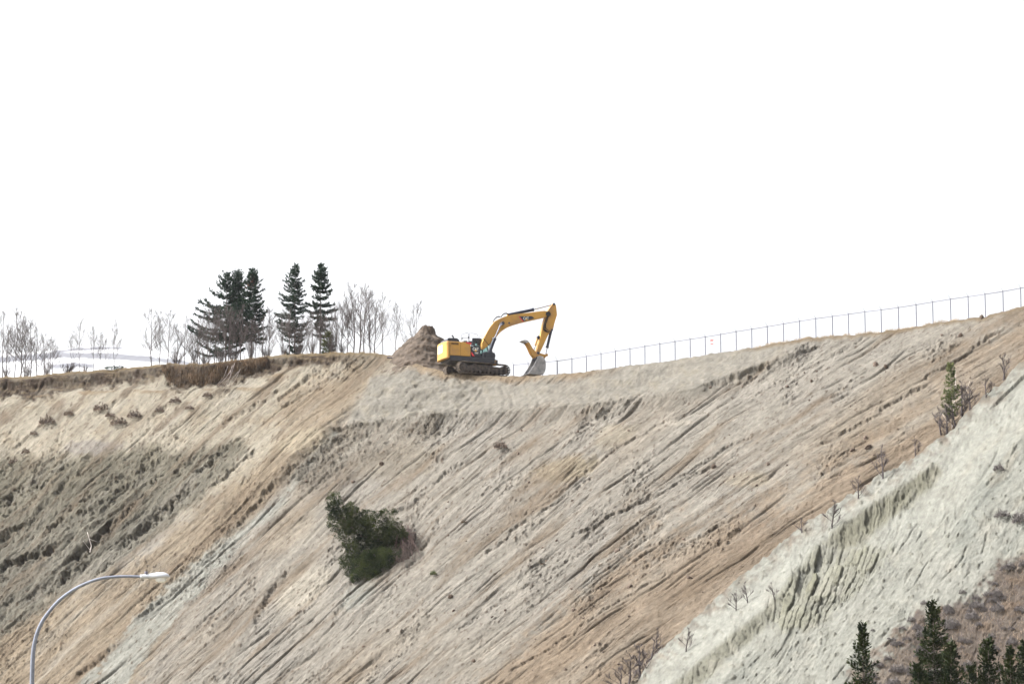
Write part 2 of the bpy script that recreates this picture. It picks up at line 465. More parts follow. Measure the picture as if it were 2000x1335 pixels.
RILL = [  # single rills seen on the slopes
    ([(612, 730), (580, 755), (548, 782)], 0.55, 6), ([(548, 762), (520, 782), (490, 803)], 0.6, 7), ([(640, 745), (600, 768), (560, 795)], 0.5, 6),
    ([(500, 790), (470, 812), (440, 832)], 0.5, 7), ([(350, 775), (320, 800), (290, 822)], 0.4, 7), ([(230, 785), (205, 800), (175, 815)], 0.5, 9),
    ([(575, 925), (545, 950), (510, 985), (470, 1025)], 0.8, 8), ([(345, 1150), (310, 1180), (270, 1210)], 0.6, 6), ([(225, 1265), (190, 1295), (150, 1325)], 0.7, 9),
    ([(1490, 720), (1440, 740), (1380, 757)], 0.5, 8), ([(1400, 905), (1330, 945), (1260, 975), (1190, 1010), (1140, 1040)], 0.45, 4),
    ([(1480, 985), (1400, 1030), (1320, 1075), (1240, 1120)], 0.4, 4), ([(1470, 850), (1400, 885), (1340, 925), (1230, 990), (1120, 1050)], 0.4, 4),
    ([(1960, 640), (1890, 690), (1810, 735)], 0.5, 5), ([(1810, 750), (1740, 790), (1680, 830), (1610, 865)], 0.5, 6), ([(1700, 650), (1640, 690), (1560, 725), (1480, 770)], 0.4, 6),
    ([(1155, 935), (1080, 985), (1010, 1030), (950, 1080)], 0.5, 5), ([(905, 905), (850, 945), (810, 985), (765, 1000)], 0.5, 5),
    ([(840, 800), (765, 840), (735, 855)], 0.35, 5), ([(860, 1020), (835, 1060), (800, 1105)], 0.5, 10), ([(1185, 1045), (1100, 1105), (1000, 1160), (900, 1230)], 0.4, 5),
    ([(1300, 1120), (1200, 1180), (1100, 1250), (1000, 1310)], 0.45, 5), ([(1330, 810), (1200, 880), (1110, 950), (1020, 1010)], 0.35, 5),
    ([(560, 1120), (530, 1160), (505, 1215)], 0.7, 12), ([(690, 1130), (680, 1165), (660, 1200)], 0.4, 7), ([(780, 840), (700, 880)], 0.3, 4)]

def hill_relief(PX, PY, D):
    PS = psi(PX, PY)
    ca = np.cos(np.interp(PX, _ax, _ang))
    m = D / F                                        # metres per photo pixel
    T = PS * 0.75 / 21.0; S = PX / 0.78 / 21.0       # across / along the fall, metres
    wob = fbm(S * 0.13, T * 0.13, 3, 71)
    T = T + wob * 0.3
    lo = fbm(PX / 180.0, PY / 150.0, 4, 11)
    mid = fbm(PX / 45.0, PY / 38.0, 4, 12)
    fine = fbm(PX / 12.0, PY / 10.0, 4, 13)
    edge = 0.6 * mid + 0.5 * fine + 0.5 * fbm(T * 0.7, S * 0.08, 3, 14)
    est = edge + 1.3 * fbm(T * 0.30, S * 0.035, 4, 15)   # ragged along the fall
    c = PY - crest_y(PX)                             # distance below the crest
    # zones
    zOut = zone(PX, PY, OUTCROP, est, 16, 26)
    zPad = zone(PX, PY, PAD, est, 9, 15)
    zTan = zone(PX, PY, TAN, est, 26, 42)
    zCl = zone(PX, PY, CLODS, est, 16, 34)
    zBr = zone(PX, PY, BROWN, est, 40, 70)
    dS, _ = seg_dist(PX, PY, SEAM)
    sw = np.interp(PY, [850, 1000, 1150, 1250, 1335], [12, 16, 26, 34, 50])
    zSeam = sst(6, -6, dS - sw * (0.7 + 0.8 * est))
    left = sst(760, 690, PX + (PY - 740) * 0.95)      # everything left of the nose
    bw = np.interp(PX, [-100, 60, 130, 250, 330, 420, 520, 560, 700, 760], [42, 40, 34, 30, 46, 44, 40, 22, 16, 8])
    zTurf = sst(9, -7, c - bw * (0.92 + 1.1 * edge + 0.5 * fbm(PX / 60.0, PY / 60.0, 3, 16))) * sst(780, 640, PX) * (0.7 + 0.3 * sst(-0.25, 0.2, fbm(PX / 38.0, PY / 22.0, 4, 17)))
    # relief (metres along the normal)
    h = np.zeros(PX.shape)
    r1 = ridged(T * 0.42, S * 0.03, 3, 21); r2 = ridged(T * 1.5, S * 0.085, 3, 22); r3 = ridged(T * 4.2, S * 0.30, 3, 23)
    rl = 0.35 + 0.9 * sst(-0.25, 0.35, lo)            # some patches are cut more than others
    smoothpad = 1 - 0.88 * zPad
    pat = sst(0.0, 0.35, fbm(T * 0.22, S * 0.10, 3, 33))
    h += (r1 - 0.6) * 0.40 * smoothpad
    h += (r2 - 0.6) * 0.20 * rl * smoothpad
    h += (r3 - 0.6) * 0.10 * rl * (1 - 0.55 * zPad)
    # thin clefts along the fall of the slope
    brk = sst(-0.12, 0.22, fbm(T * 0.8, S * 0.11, 3, 37))
    l1 = sst(0.86, 0.99, 1 - 1.6 * np.abs(pn(T * 0.62, S * 0.028, 38))) * brk
    l2 = sst(0.80, 0.98, 1 - 1.6 * np.abs(pn(T * 1.5 + 4, S * 0.07, 39))) * sst(-0.05, 0.25, fbm(T * 0.9 + 5, S * 0.16, 3, 40))
    h -= (l1 * 0.32 + l2 * 0.25) * (1 - 0.9 * zPad) * (0.35 + 0.8 * rl)
    h += fbm(PX / 4.6, PY / 3.8, 3, 41, 0.6) * (0.03 + 0.16 * pat) * (1 - 0.6 * zPad)
    # crumbs and lumps
    lump = fbm(T * 1.7, S * 0.85, 5, 31, 0.65)
    h += lump * (0.05 + 0.36 * pat) * (1 - 0.75 * zPad)
    crumbs = np.maximum(fbm(T * 4.5, S * 1.7, 4, 35, 0.6) - 0.10, 0)
    h += crumbs * (0.10 + 0.9 * pat) * (1 - 0.7 * zPad)
    h += zCl * (np.abs(fbm(PX / 20.0, PY / 14.0, 6, 36, 0.65)) * 1.3 + fine * 0.45)
    # the outcrop: blocky, deeply gullied
    o1 = ridged(T * 0.24 + 3, S * 0.035, 5, 51, 0.6); o2 = fbm(T * 1.0, S * 0.36, 6, 52, 0.64)
    h += zOut * ((o1 - 0.55) * 1.15 + o2 * 0.95 + np.abs(fine) * 0.35)
    for pts, dep, wd in GULLY:
        d, s = seg_dist(PX, PY, pts)
        sl = -d * s + (edge * 9 + fine * 6)                                       # distance to the lower right of a broken edge, below which the ground drops
        along = sst(wd * 5, wd * 1.5, d)
        h -= 1.15 * dep * sst(-3, 5, sl) * np.exp(-np.maximum(sl, 0) / (wd * 1.1)) * along * (0.5 + 0.6 * sst(-0.25, 0.25, fbm(PX / 22.0, PY / 22.0, 4, 66)))
    oc = sst(0.80, 0.97, 1 - 1.6 * np.abs(pn(T * 0.42 + 0.3 * fine, S * 0.035, 69))) * sst(-0.15, 0.2, fbm(PX / 45.0, PY / 30.0, 3, 70))
    h -= zOut * oc * 0.7
    for pts, dep, wd in RILL:
        d, s = seg_dist(PX + 9 * edge + 3 * fine, PY + 7 * mid + 3 * fine, pts)
        wd = max(2.2, wd * 0.55)
        h -= 0.62 * dep * np.exp(-(d / wd) ** 2) * (0.35 + 0.9 * sst(-0.1, 0.25, fine + 0.5 * mid))
        h += 0.25 * dep * np.exp(-((d - wd * 1.8) / wd) ** 2) * (s > 0)
    # the nose: ground falls away on its right
    d, s = seg_dist(PX, PY, NOSE)
    sdn = d * s + edge * 8
    h += 1.5 * sst(14, -22, -sdn) * np.exp(-(np.maximum(sdn, 0) / 130) ** 2) * sst(760, 850, PY) * (0.22 + 0.78 * sst(1010, 900, PY))
    # lip under the graded pad
    d, s = seg_dist(PX, PY, LIP)
    h += 0.55 * np.exp(-((d * s + edge * 5 + 2) / 13) ** 2) - 0.5 * np.exp(-((d * s - 24) / 20) ** 2) * (s > 0)
    # the pad: shallow waves, push marks
    h += zPad * ((0.6 + 0.5 * sst(1000, 850, PX)) * fbm(PX / 75.0 + 0.3 * mid, PY / 26.0, 4, 61) + 0.5 * sst(1000, 850, PX) * ridged(PX / 34.0 + PY / 22 + mid, PY / 50.0 - PX / 90, 4, 62) + 0.10 * ridged(T * 0.9, S * 0.05, 3, 64)
                 + 0.22 * np.exp(-(((PX - 760) / 40) ** 2 + ((PY - 790) / 14) ** 2)) )
    for x0, q in ((978, 0.05), (990, 0.16), (1040, 0.26), (1054, 0.40)):    # machine tracks going down the pad, bending left
        d = np.abs(PX - (x0 + (PY - 760) * q + 7 * np.sin((PY - 750) / 26.0)) + 3 * fine)
        q_ = sst(748, 765, PY) * sst(-0.3, 0.3, fbm(PX / 25.0 + x0, PY / 16.0, 3, 65)); h -= zPad * 0.15 * np.exp(-(d / 3.6) ** 2) * q_; h += zPad * 0.07 * np.exp(-((d - 7) / 3.0) ** 2) * q_
    for pts in ([(850, 772), (880, 762), (915, 757), (960, 750)], [(800, 806), (850, 790), (905, 775), (940, 756)], [(935, 755), (920, 777), (898, 805)], [(945, 757), (931, 779), (909, 806)], [(860, 742), (890, 748), (930, 752)]):
        d, _ = seg_dist(PX + 4 * fine, PY + 3 * mid, pts); h -= zPad * 0.13 * np.exp(-(d / 2.6) ** 2); h += zPad * 0.06 * np.exp(-((d - 6) / 3.0) ** 2)
    # undercut turf edge on the left: lip on top, hollow below, bedding steps
    und = sst(800, 690, PX)
    cc = c / np.maximum(bw, 1)
    h += und * (1.0 * sst(0.5, 0.05, cc) - 0.7 * np.exp(-((cc - 0.75) / 0.33) ** 2)) * np.interp(PX, [0, 540, 600, 760], [1, 1, 0.6, 0.2])
    h += und * sst(2.6, 1.2, cc) * 0.14 * np.sin(PY / 4.2 + 1.5 * mid + PX * 0.006)
    h += und * zTurf * (np.abs(fbm(PX / 17.0, PY / 15.0, 5, 63, 0.6)) * 1.0 - 0.2)
    # scar round the fallen tree's roots
    h -= 1.0 * np.exp(-(((PX - 815) / 26) ** 2 + ((PY - 1060) / 45) ** 2))
    # colours
    col = np.zeros(PX.shape + (3,)) + lin((196, 186, 172))
    col = paint(col, sst(-0.3, 0.5, lo) * 0.45, (204, 196, 186))
    col = paint(col, sst(0.05, 0.6, fbm(T * 0.12, S * 0.03, 3, 81)) * 0.75, (188, 168, 144))
    sand = left * sst(1020, 880, PY - 0.15 * PX)
    col = paint(col, sand * 0.9, (216, 203, 180))
    col = paint(col, sand * sst(0.05, 0.5, mid) * 0.6, (196, 176, 148))
    col = paint(col, sand * sst(0.12, 0.36, fbm(T * 0.55, S * 0.22, 5, 90, 0.6)) * 0.65, (148, 126, 106))
    col = paint(col, zTan * 0.85, (188, 166, 138))
    col = paint(col, zTan * sst(0.1, 0.5, fbm(T * 0.5, S * 0.06, 3, 82)) * 0.7, (206, 188, 162))
    col = paint(col, zBr * 0.85, (186, 162, 136))
    col = paint(col, zBr * sst(-0.05, 0.4, fbm(T * 0.45, S * 0.05, 3, 83)) * 0.65, (196, 181, 162))
    col = paint(col, zSeam * 0.9, (204, 203, 192))
    col = paint(col, zPad * 0.95, (194, 186, 173))
    col = paint(col, zPad * sst(960, 780, PX) * 0.6, (182, 175, 163))  # left bowl of the pad is lit less: its shading painted in grey
    col = paint(col, zPad * sst(0.0, 0.5, mid) * sst(980, 1100, PX) * 0.6, (196, 184, 166))
    # ochre rim just under the crest beside the machine
    col = paint(col, sst(20, 4, c + edge * 12) * sst(1190, 1130, PX) * sst(700, 800, PX) * 0.8, (196, 168, 132))
    col = paint(col, zOut * 0.95, (160, 152, 132))
    col = paint(col, zOut * sst(0.0, 0.5, o2 + 0.4 * mid) * 0.55, (188, 175, 150))
    col = paint(col, zOut * sst(960, 1130, PY + 0.3 * PX) * 0.5, (160, 155, 144))
    col = paint(col, zCl * 0.8, (158, 146, 130))
    col = paint(col, zPad * sst(960, 820, PX) * sst(0.0, 0.4, fbm(PX / 40.0 + PY / 30, PY / 22.0, 4, 68)) * 0.6, (204, 196, 182))  # paler waves of the left pad's shading, also painted in
    # single bright and yellow patches
    for (x, y, ax_, ay_, cl, st) in [(590, 1150, 55, 45, (228, 216, 196), 0.8), (590, 870, 50, 26, (226, 208, 178), 0.8), (1110, 915, 60, 30, (208, 190, 160), 0.9), (1320, 825, 40, 7, (226, 214, 196), 0.8),
                                     (1460, 935, 60, 18, (210, 194, 170), 0.8), (1200, 850, 40, 30, (206, 190, 164), 0.6), (180, 872, 62, 16, (186, 176, 166), 0.9), (700, 1160, 25, 35, (208, 206, 194), 0.9), (650, 1010, 60, 60, (190, 180, 166), 0.6),
                                     (780, 900, 90, 40, (180, 166, 146), 0.6), (560, 1040, 50, 50, (206, 188, 164), 0.5)]:
        q = (((PX - x) + (PY - y) * 0.7) / ax_) ** 2 + ((PY - y) / ay_) ** 2
        col = paint(col, sst(1.15, 0.6, np.sqrt(q) + edge * 0.6) * st, cl)
    # dark organic earth: streaks washed down the fall lines, crumbs
    st = sst(0.62, 0.92, ridged(T * 0.75 + 5, S * 0.045, 4, 85)) * sst(-0.1, 0.3, fbm(T * 0.16 + 9, S * 0.06, 3, 86))
    col = paint(col, st * (1 - zPad) * (1 - zSeam * 0.6) * 0.45, (148, 122, 98))
    cr = sst(0.10, 0.30, crumbs) * (1 - 0.8 * zPad)
    col = paint(col, cr * 0.7, (122, 98, 78))
    v1 = fbm(T * 0.55, S * 0.055, 5, 87, 0.6); v2 = fbm(T * 2.4, S * 0.35, 4, 88, 0.6); v3 = fbm(PX / 26.0, PY / 20.0, 5, 89, 0.6)
    col = paint(col, sst(0.08, 0.5, v1) * (1 - 0.6 * zPad) * 0.55, (214, 205, 190))
    col = paint(col, sst(-0.02, -0.45, v1) * (1 - 0.7 * zPad) * 0.75, (160, 138, 114))
    col = paint(col, sst(0.0, 0.45, v3) * zPad * 0.6, (200, 188, 166)); col = paint(col, sst(-0.02, -0.4, v3) * zPad * 0.6, (168, 160, 148))
    col = col * (1 + 0.42 * v2 * (1 - 0.5 * zPad) + 0.22 * fine)[..., None]
    # turf edge
    col = paint(col, zTurf * 0.95, (90, 72, 59)); col = paint(col, zTurf * sst(0.0, 0.35, fbm(PX / 34.0, PY / 5.5, 5, 18, 0.6)) * 0.75, (176, 154, 124))
    h += zTurf * 0.35 * fbm(PX / 40.0, PY / 4.5, 4, 20, 0.6) + zTurf * 0.5 * fbm(PX / 13.0, PY / 11.0, 4, 67, 0.6)
    col = paint(col, und * sst(1.9, 1.2, cc) * sst(0.85, 1.05, cc) * sst(0.3, 0.8, np.sin(PY / 4.2 + 1.5 * mid + PX * 0.006)) * 0.75 * sst(-0.15, 0.3, fbm(PX / 50.0, PY / 14.0, 3, 19)), (182, 154, 118))
    col = paint(col, und * sst(8, 2, c + 3 * fine) * 0.8, (176, 152, 112))
    col = paint(col, sst(9, 2, c + 4 * fine) * sst(1420, 1500, PX) * 0.8, (172, 148, 116))
    rough = 0.35 + 0.5 * rl * (1 - zPad * 0.75) + 0.6 * zOut + 0.5 * zCl
    lum = col @ np.array([0.25, 0.6, 0.15]); col = (col * 0.86 + lum[..., None] * 0.14) * np.array([0.99, 1.0, 0.99])
    return h, col * ALB, rough, np.stack([T, S], -1)

BACKS = [0.35, 0.8, 1.4, 2.2, 3.2, 4.5, 6, 8, 11, 15, 20, 27, 36, 50, 75, 120, 190, 300]
def hill_back(px, d):
    s1 = np.interp(px, [0, 700, 840, 1000, 1080, 1200, 2100], [0.13, 0.13, 0.145, 0.145, 0.15, 0.165, 0.19])
    s2 = np.interp(px, [0, 700, 840, 1000, 1080, 1200, 2100], [0.07, 0.07, 0.0, 0.05, 0.12, 0.12, 0.12])
    z = s1 * min(d, 4.0) + s2 * max(min(d, 30.0) - 4.0, 0)
    if d > 60: z = z - (d - 60) * 0.12
    return z
hillside, hill = make_face('hillside', grid_cols(-80, 2080, 1.7, -900, 2900), crest_y, 1645.0, 560, plane_D, hill_relief, BACKS, hill_back, M['soil'], PN)
def plateau(px, d):
    """a point on the top, d metres behind the crest"""
    p = hill(px, float(crest_y(px)))
    rx, _ = ray(px, float(crest_y(px)))
    return Vector((p.x + float(rx) * d, p.y + d, p.z + float(hill_back(np.array([px]), d)[0])))

# --- the pale clay ridge in front on the right
RC = np.array([(900, 1640), (1050, 1560), (1180, 1420), (1245, 1335), (1266, 1290), (1324, 1238), (1415, 1150), (1500, 1084), (1549, 1038), (1607, 1001), (1680, 952), (1730, 922), (1788, 890), (1828, 862),
               (1867, 830), (1919, 776), (1956, 744), (2000, 705), (2150, 575), (2600, 430), (2900, 400)], float)
_ry = np.interp(_cx, RC[:, 0], RC[:, 1])
_ry = np.convolve(np.pad(_ry, 7, 'edge'), _k, 'valid') + 7.0 * pn(_cx / 34.0, _cx * 0, 8) + 5.0 * pn(_cx / 11.0, _cx * 0, 9) + 2.0 * pn(_cx / 4.5, _cx * 0, 10)
def ridge_crest(px): return np.interp(px, _cx, _ry)
def ridge_D(px, py):
    d = plane_D(px, py)
    return d - 3.0 - 9.0 * sst(0, 160, py - np.interp(px, RC[:, 0], RC[:, 1]))
EDGE = [(1180, 1450), (1307, 1335), (1400, 1258), (1500, 1178), (1542, 1128), (1568, 1092), (1598, 1062), (1624, 1037), (1663, 1010), (1728, 965), (1777, 936), (1826, 905), (1880, 848), (1930, 800)]
COLUMNS = [(1500, 1180), (1542, 1128), (1568, 1092), (1600, 1060), (1680, 1056), (1740, 1060), (1700, 1110), (1665, 1150), (1610, 1190), (1570, 1215), (1520, 1215)]
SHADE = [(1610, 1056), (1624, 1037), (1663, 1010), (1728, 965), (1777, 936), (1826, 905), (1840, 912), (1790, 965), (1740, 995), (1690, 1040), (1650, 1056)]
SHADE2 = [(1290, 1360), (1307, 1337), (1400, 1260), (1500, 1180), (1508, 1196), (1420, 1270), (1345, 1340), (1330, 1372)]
SCRUB = [(2600, 900), (2100, 1060), (2000, 1088), (1960, 1108), (1915, 1160), (1870, 1178), (1835, 1192), (1800, 1196), (1770, 1222), (1735, 1262), (1700, 1300), (1655, 1335), (1560, 1430), (1560, 1700), (2600, 1700)]
def ridge_relief(PX, PY, D):
    a = R(52)
    T = (PX * math.sin(a) + PY * math.cos(a)) / 27.0; S = (PX * math.cos(a) - PY * math.sin(a)) / 27.0
    T = T + 0.9 * fbm(S * 0.16, T * 0.16, 3, 171)
    mid = fbm(PX / 45.0, PY / 38.0, 4, 112); fine = fbm(PX / 12.0, PY / 10.0, 4, 113); lo = fbm(PX / 170.0, PY / 150.0, 3, 111)
    edge = 0.6 * mid + 0.5 * fine
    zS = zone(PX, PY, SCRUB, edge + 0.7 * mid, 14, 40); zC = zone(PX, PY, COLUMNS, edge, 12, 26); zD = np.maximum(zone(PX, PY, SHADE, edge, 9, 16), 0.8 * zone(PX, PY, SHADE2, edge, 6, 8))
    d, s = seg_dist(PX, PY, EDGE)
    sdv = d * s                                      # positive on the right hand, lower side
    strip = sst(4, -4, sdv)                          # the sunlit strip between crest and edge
    h = np.zeros(PX.shape)
    rgh = 0.25 + 0.9 * sst(-0.15, 0.4, fbm(PX / 90.0 + 3, PY / 70.0, 4, 123))
    G1 = (PX + (PY - 1000) * 0.62) / 27.0; G2 = (PY - PX * 0.62) / 27.0          # gullies running steeply down the face
    G1 = G1 + 0.5 * fbm(G2 * 0.3, G1 * 0.3, 3, 172)
    h += (ridged(T * 0.30, S * 0.05, 4, 121) - 0.6) * 0.38 * (1 - 0.6 * zS)
    h += (ridged(G1 * 0.8, G2 * 0.10, 4, 122, 0.6) - 0.6) * 0.30 * rgh * sst(-40, 60, sdv) + (ridged(T * 1.3, S * 0.2, 3, 124) - 0.6) * 0.14
    h += fbm(T * 2.2, S * 1.1, 6, 131, 0.64) * 0.30 * rgh + fbm(PX / 5.0, PY / 4.2, 3, 132, 0.6) * 0.12 * rgh
    cft = sst(0.86, 0.99, 1 - 1.6 * np.abs(pn(G1 * 0.55, G2 * 0.07, 133))) * sst(-0.05, 0.25, fbm(PX / 60.0, PY / 60.0, 3, 134)) * sst(-10, 40, sdv)
    h -= cft * 0.22
    h += (-1.9 * sst(-3, 26, sdv + edge * 7) + 1.9 * sst(60, 260, sdv)) * np.interp(PX, [1250, 1400, 1560, 1800, 1900], [1.0, 1.0, 1.05, 0.9, 0.3])
    # upright columns of clay
    cl = (PX + (PY - 1100) * 0.36) / 11.5 + 0.9 * fbm(PX / 34.0, PY / 60.0, 3, 141)
    ki = np.floor(cl); kf = cl - ki
    stp = np.floor(PY / 34.0 + 3 * pn(ki * 7.3, PY * 0 + 0.5, 149))
    blk = pn(ki * 3.71 + 0.5, stp * 2.13 + 0.5, 142)                            # each block stands in or out by its own amount
    crk = np.maximum(sst(0.16, 0.0, kf), sst(0.84, 1.0, kf))
    h += zC * (0.75 * blk - 0.28 * crk + 0.25 * mid)
    k2 = (PX + (PY - 1000) * 0.3) / 12.0 + 1.2 * fbm(PX / 30.0, PY / 30.0, 3, 150)
    c2 = sst(0.8, 1.0, 1 - np.abs((k2 - np.floor(k2)) * 2 - 1))
    h += zD * (0.5 * pn(np.floor(k2) * 3.3 + 0.5, PY / 60.0, 151) - 0.22 * c2)
    for yy in (1118, 1161):                           # bedding joints crossing the columns
        h -= zC * 0.22 * np.exp(-((PY - yy - 3 * mid) / 1.8) ** 2)
    h += zS * (0.35 * fbm(PX / 22.0, PY / 12.0, 4, 143) )
    col = np.zeros(PX.shape + (3,)) + lin((195, 195, 184))
    col = paint(col, sst(-0.1, 0.5, lo + 0.4 * mid) * 0.7, (201, 200, 189))
    col = paint(col, sst(0.1, 0.5, fbm(T * 0.35, S * 0.1, 4, 144)) * 0.55, (176, 179, 170))
    col = paint(col, sst(0.15, 0.5, fbm(T * 0.4 + 4, S * 0.12, 4, 145)) * sst(1780, 1900, PX) * 0.5, (214, 200, 176))
    col = paint(col, zC * (0.55 + 0.5 * blk), (176, 174, 152)); col = paint(col, zC * crk * 0.35, (140, 137, 120))
    col = paint(col, sst(0.1, 0.6, cft) * 0.35, (150, 150, 138))  # clefts darkened in the colour too, standing in for their shade
    col = paint(col, zD * 0.8, (146, 143, 122))  # shade on the face below the edge, put into the clay colour
    col = paint(col, strip * 0.6, (204, 204, 193))  # sunlight on the strip painted in as a paler clay
    cr = PY - ridge_crest(PX)
    col = paint(col, sst(46, 6, cr + edge * 28) * sst(-0.1, 0.3, fbm(PX / 30.0, PY / 24.0, 4, 146)) * 0.85, (168, 154, 138))
    col = paint(col, sst(60, 10, cr + edge * 20) * sst(0.0, 0.35, fbm(PX / 16.0, PY / 14.0, 4, 154)) * 0.6, (150, 142, 132))
    cru = np.maximum(fbm(T * 2.6, S * 1.9, 3, 135) - 0.24, 0); h += cru * 0.7
    col = paint(col, sst(0.06, 0.2, cru) * 0.45, (150, 146, 130))
    sc = lin((158, 138, 122)); 
    col = paint(col, zS, (146, 134, 123))
    col = paint(col, zS * sst(-0.05, 0.35, fbm(PX / 20.0, PY / 9.0, 4, 147)) * 0.7, (128, 117, 112))
    col = paint(col, zS * sst(0.1, 0.4, fbm(PX / 50.0, PY / 26.0, 3, 148)) * 0.6, (160, 138, 117))
    col = paint(col, zS * sst(1790, 1700, PX - (PY - 1250) * 0.4) * 0.6, (178, 165, 150))
    w1 = fbm(PX / 70.0, PY / 55.0, 5, 152, 0.6); w2 = fbm(T * 2.2, S * 0.6, 4, 153, 0.6)
    col = paint(col, sst(0.0, 0.45, w1) * (1 - zS) * 0.55, (178, 176, 164)); col = paint(col, sst(-0.1, -0.5, w1) * (1 - zS) * 0.5, (214, 209, 194))
    col = col * (1 + 0.30 * w2 + 0.18 * fine)[..., None]
    rough = 0.45 + 0.3 * zC + 0.3 * zS + 0 * PX
    return h, col * ALB, rough, np.stack([T, S], -1)
RBACKS = [0.5, 1.0, 1.7, 2.6, 4, 6, 9, 14]
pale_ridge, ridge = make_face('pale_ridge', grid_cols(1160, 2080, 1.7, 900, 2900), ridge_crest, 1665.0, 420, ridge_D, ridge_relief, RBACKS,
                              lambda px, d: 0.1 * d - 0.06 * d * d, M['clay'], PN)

# --- flat ground, and the snowy hills far behind
def flat_ground():
    n = 60
    xs = np.linspace(-1, 1, n); xs = np.sign(xs) * np.abs(xs) ** 2.2 * 3400
    X, Y = np.meshgrid(xs, xs + 0.0)
    Z = -0.0 + 0.0 * X
    V = np.stack([X, Y, Z], -1).reshape(-1, 3)
    i = np.arange(n - 1)[:, None] * n + np.arange(n - 1)[None, :]
    me = np_mesh('ground', V, np.stack([i, i + 1, i + n + 1, i + n], -1).reshape(-1, 4))
    o = link('ground', me, mottled('dry verge grass', (0.12, 0.10, 0.06), (0.24, 0.2, 0.13), 0.4, 0.95))
    tag(o, kind='structure')
flat_ground()
def snow_hills():
    D0 = 1500.0
    cols = np.arange(-700, 1000, 4.0); rows = np.linspace(0, 1, 90)[:, None]
    top = np.interp(cols, [-700, -200, 0, 60, 110, 190, 240, 300, 370, 430, 520, 700, 1000], [720, 702, 692, 688, 682, 676, 677, 682, 696, 706, 720, 760, 800]) + 1.0 * pn(cols / 17.0, cols * 0, 4)
    PX = np.repeat(cols[None], 90, 0); PY = 800 + (top[None] - 800) * rows
    Dm = D0 + (800 - PY) * 4.5
    rx, rz = ray(PX, PY)
    X = rx * Dm; Y = Dm; Z = CAMZ + rz * Dm
    xb = X[-1:]; yb = Y[-1:]; zb = Z[-1:]
    for d_, f_ in ((200, 0.92), (700, 0.0)):
        X = np.vstack([X, xb * (1 + d_ / D0)]); Y = np.vstack([Y, yb + d_]); Z = np.vstack([Z, zb * f_])
    X = np.vstack([X[0:1], X]); Y = np.vstack([Y[0:1] - 200, Y]); Z = np.vstack([Z[0:1] * 0, Z])
    PXe = np.vstack([PX[0:1], PX, PX[-1:], PX[-1:]]); PYe = np.vstack([PY[0:1], PY, PY[-1:], PY[-1:]])
    nz = fbm(PXe / 30.0, PYe / 6.0, 4, 5) + 0.5 * fbm(PXe / 6.0, PYe / 2.5, 3, 6)
    def band(pts, w):
        d, _ = seg_dist(PXe, PYe, pts); return sst(1.5, -1.5, d - w - 1.0 + nz * 2.6)
    br = np.maximum.reduce([band([(105, 687), (150, 682), (190, 680), (238, 679)], 1.6), band([(-300, 706), (0, 702), (60, 698), (120, 693), (200, 695), (240, 697), (300, 702)], 5.0),
                            band([(250, 698), (310, 703), (370, 710), (430, 716)], 3.5), band([(100, 716), (150, 712), (180, 715)], 3.5)])
    nc = len(cols); nr = X.shape[0]
    i = np.arange(nr - 1)[:, None] * nc + np.arange(nc - 1)[None, :]
    me = np_mesh('snowy_hills', np.stack([X, Y, Z], -1).reshape(-1, 3), np.stack([i, i + 1, i + nc + 1, i + nc], -1).reshape(-1, 4), True)
    a = me.attributes.new('scrub', 'FLOAT', 'POINT'); a.data.foreach_set('value', br.astype(np.float32).ravel())
    m, nt, b = nmat('snow with scrub woods')
    at_ = nt.nodes.new('ShaderNodeAttribute'); at_.attribute_name = 'scrub'
    tc = nt.nodes.new('ShaderNodeTexCoord'); n = nt.nodes.new('ShaderNodeTexNoise'); n.inputs['Scale'].default_value = 0.12; n.inputs['Detail'].default_value = 6
    nt.links.new(tc.outputs['Object'], n.inputs['Vector'])
    r = nt.nodes.new('ShaderNodeValToRGB'); r.color_ramp.elements[0].color = (0.045, 0.047, 0.058, 1); r.color_ramp.elements[1].color = (0.095, 0.098, 0.115, 1)
    r.color_ramp.elements[0].position = 0.3; r.color_ramp.elements[1].position = 0.7
    nt.links.new(n.outputs['Fac'], r.inputs['Fac'])
    mx = nt.nodes.new('ShaderNodeMix'); mx.data_type = 'RGBA'
    nt.links.new(at_.outputs['Fac'], mx.inputs['Factor']); mx.inputs[6].default_value = (0.33, 0.335, 0.345, 1)
    nt.links.new(r.outputs['Color'], mx.inputs[7]); nt.links.new(mx.outputs[2], b.inputs['Base Color'])
    b.inputs['Roughness'].default_value = 0.9
    o = link('snowy_hills', me, m); tag(o, kind='structure')
snow_hills()

def haze():
    m = MB(); m.box((-3500, -3500, -4.5), (3500, 3500, 420))
    mt = bpy.data.materials.new('pale air'); mt.use_nodes = True; nt = mt.node_tree
    for n_ in list(nt.nodes): nt.nodes.remove(n_)
    out = nt.nodes.new('ShaderNodeOutputMaterial'); v = nt.nodes.new('ShaderNodeVolumePrincipled')
    v.inputs['Color'].default_value = (0.93, 0.95, 1.0, 1); v.inputs['Density'].default_value = 0.00004; v.inputs['Anisotropy'].default_value = 0.3
    nt.links.new(v.outputs[0], out.inputs['Volume'])
    o = m.build('haze', mt); tag(o, kind='stuff')
haze()
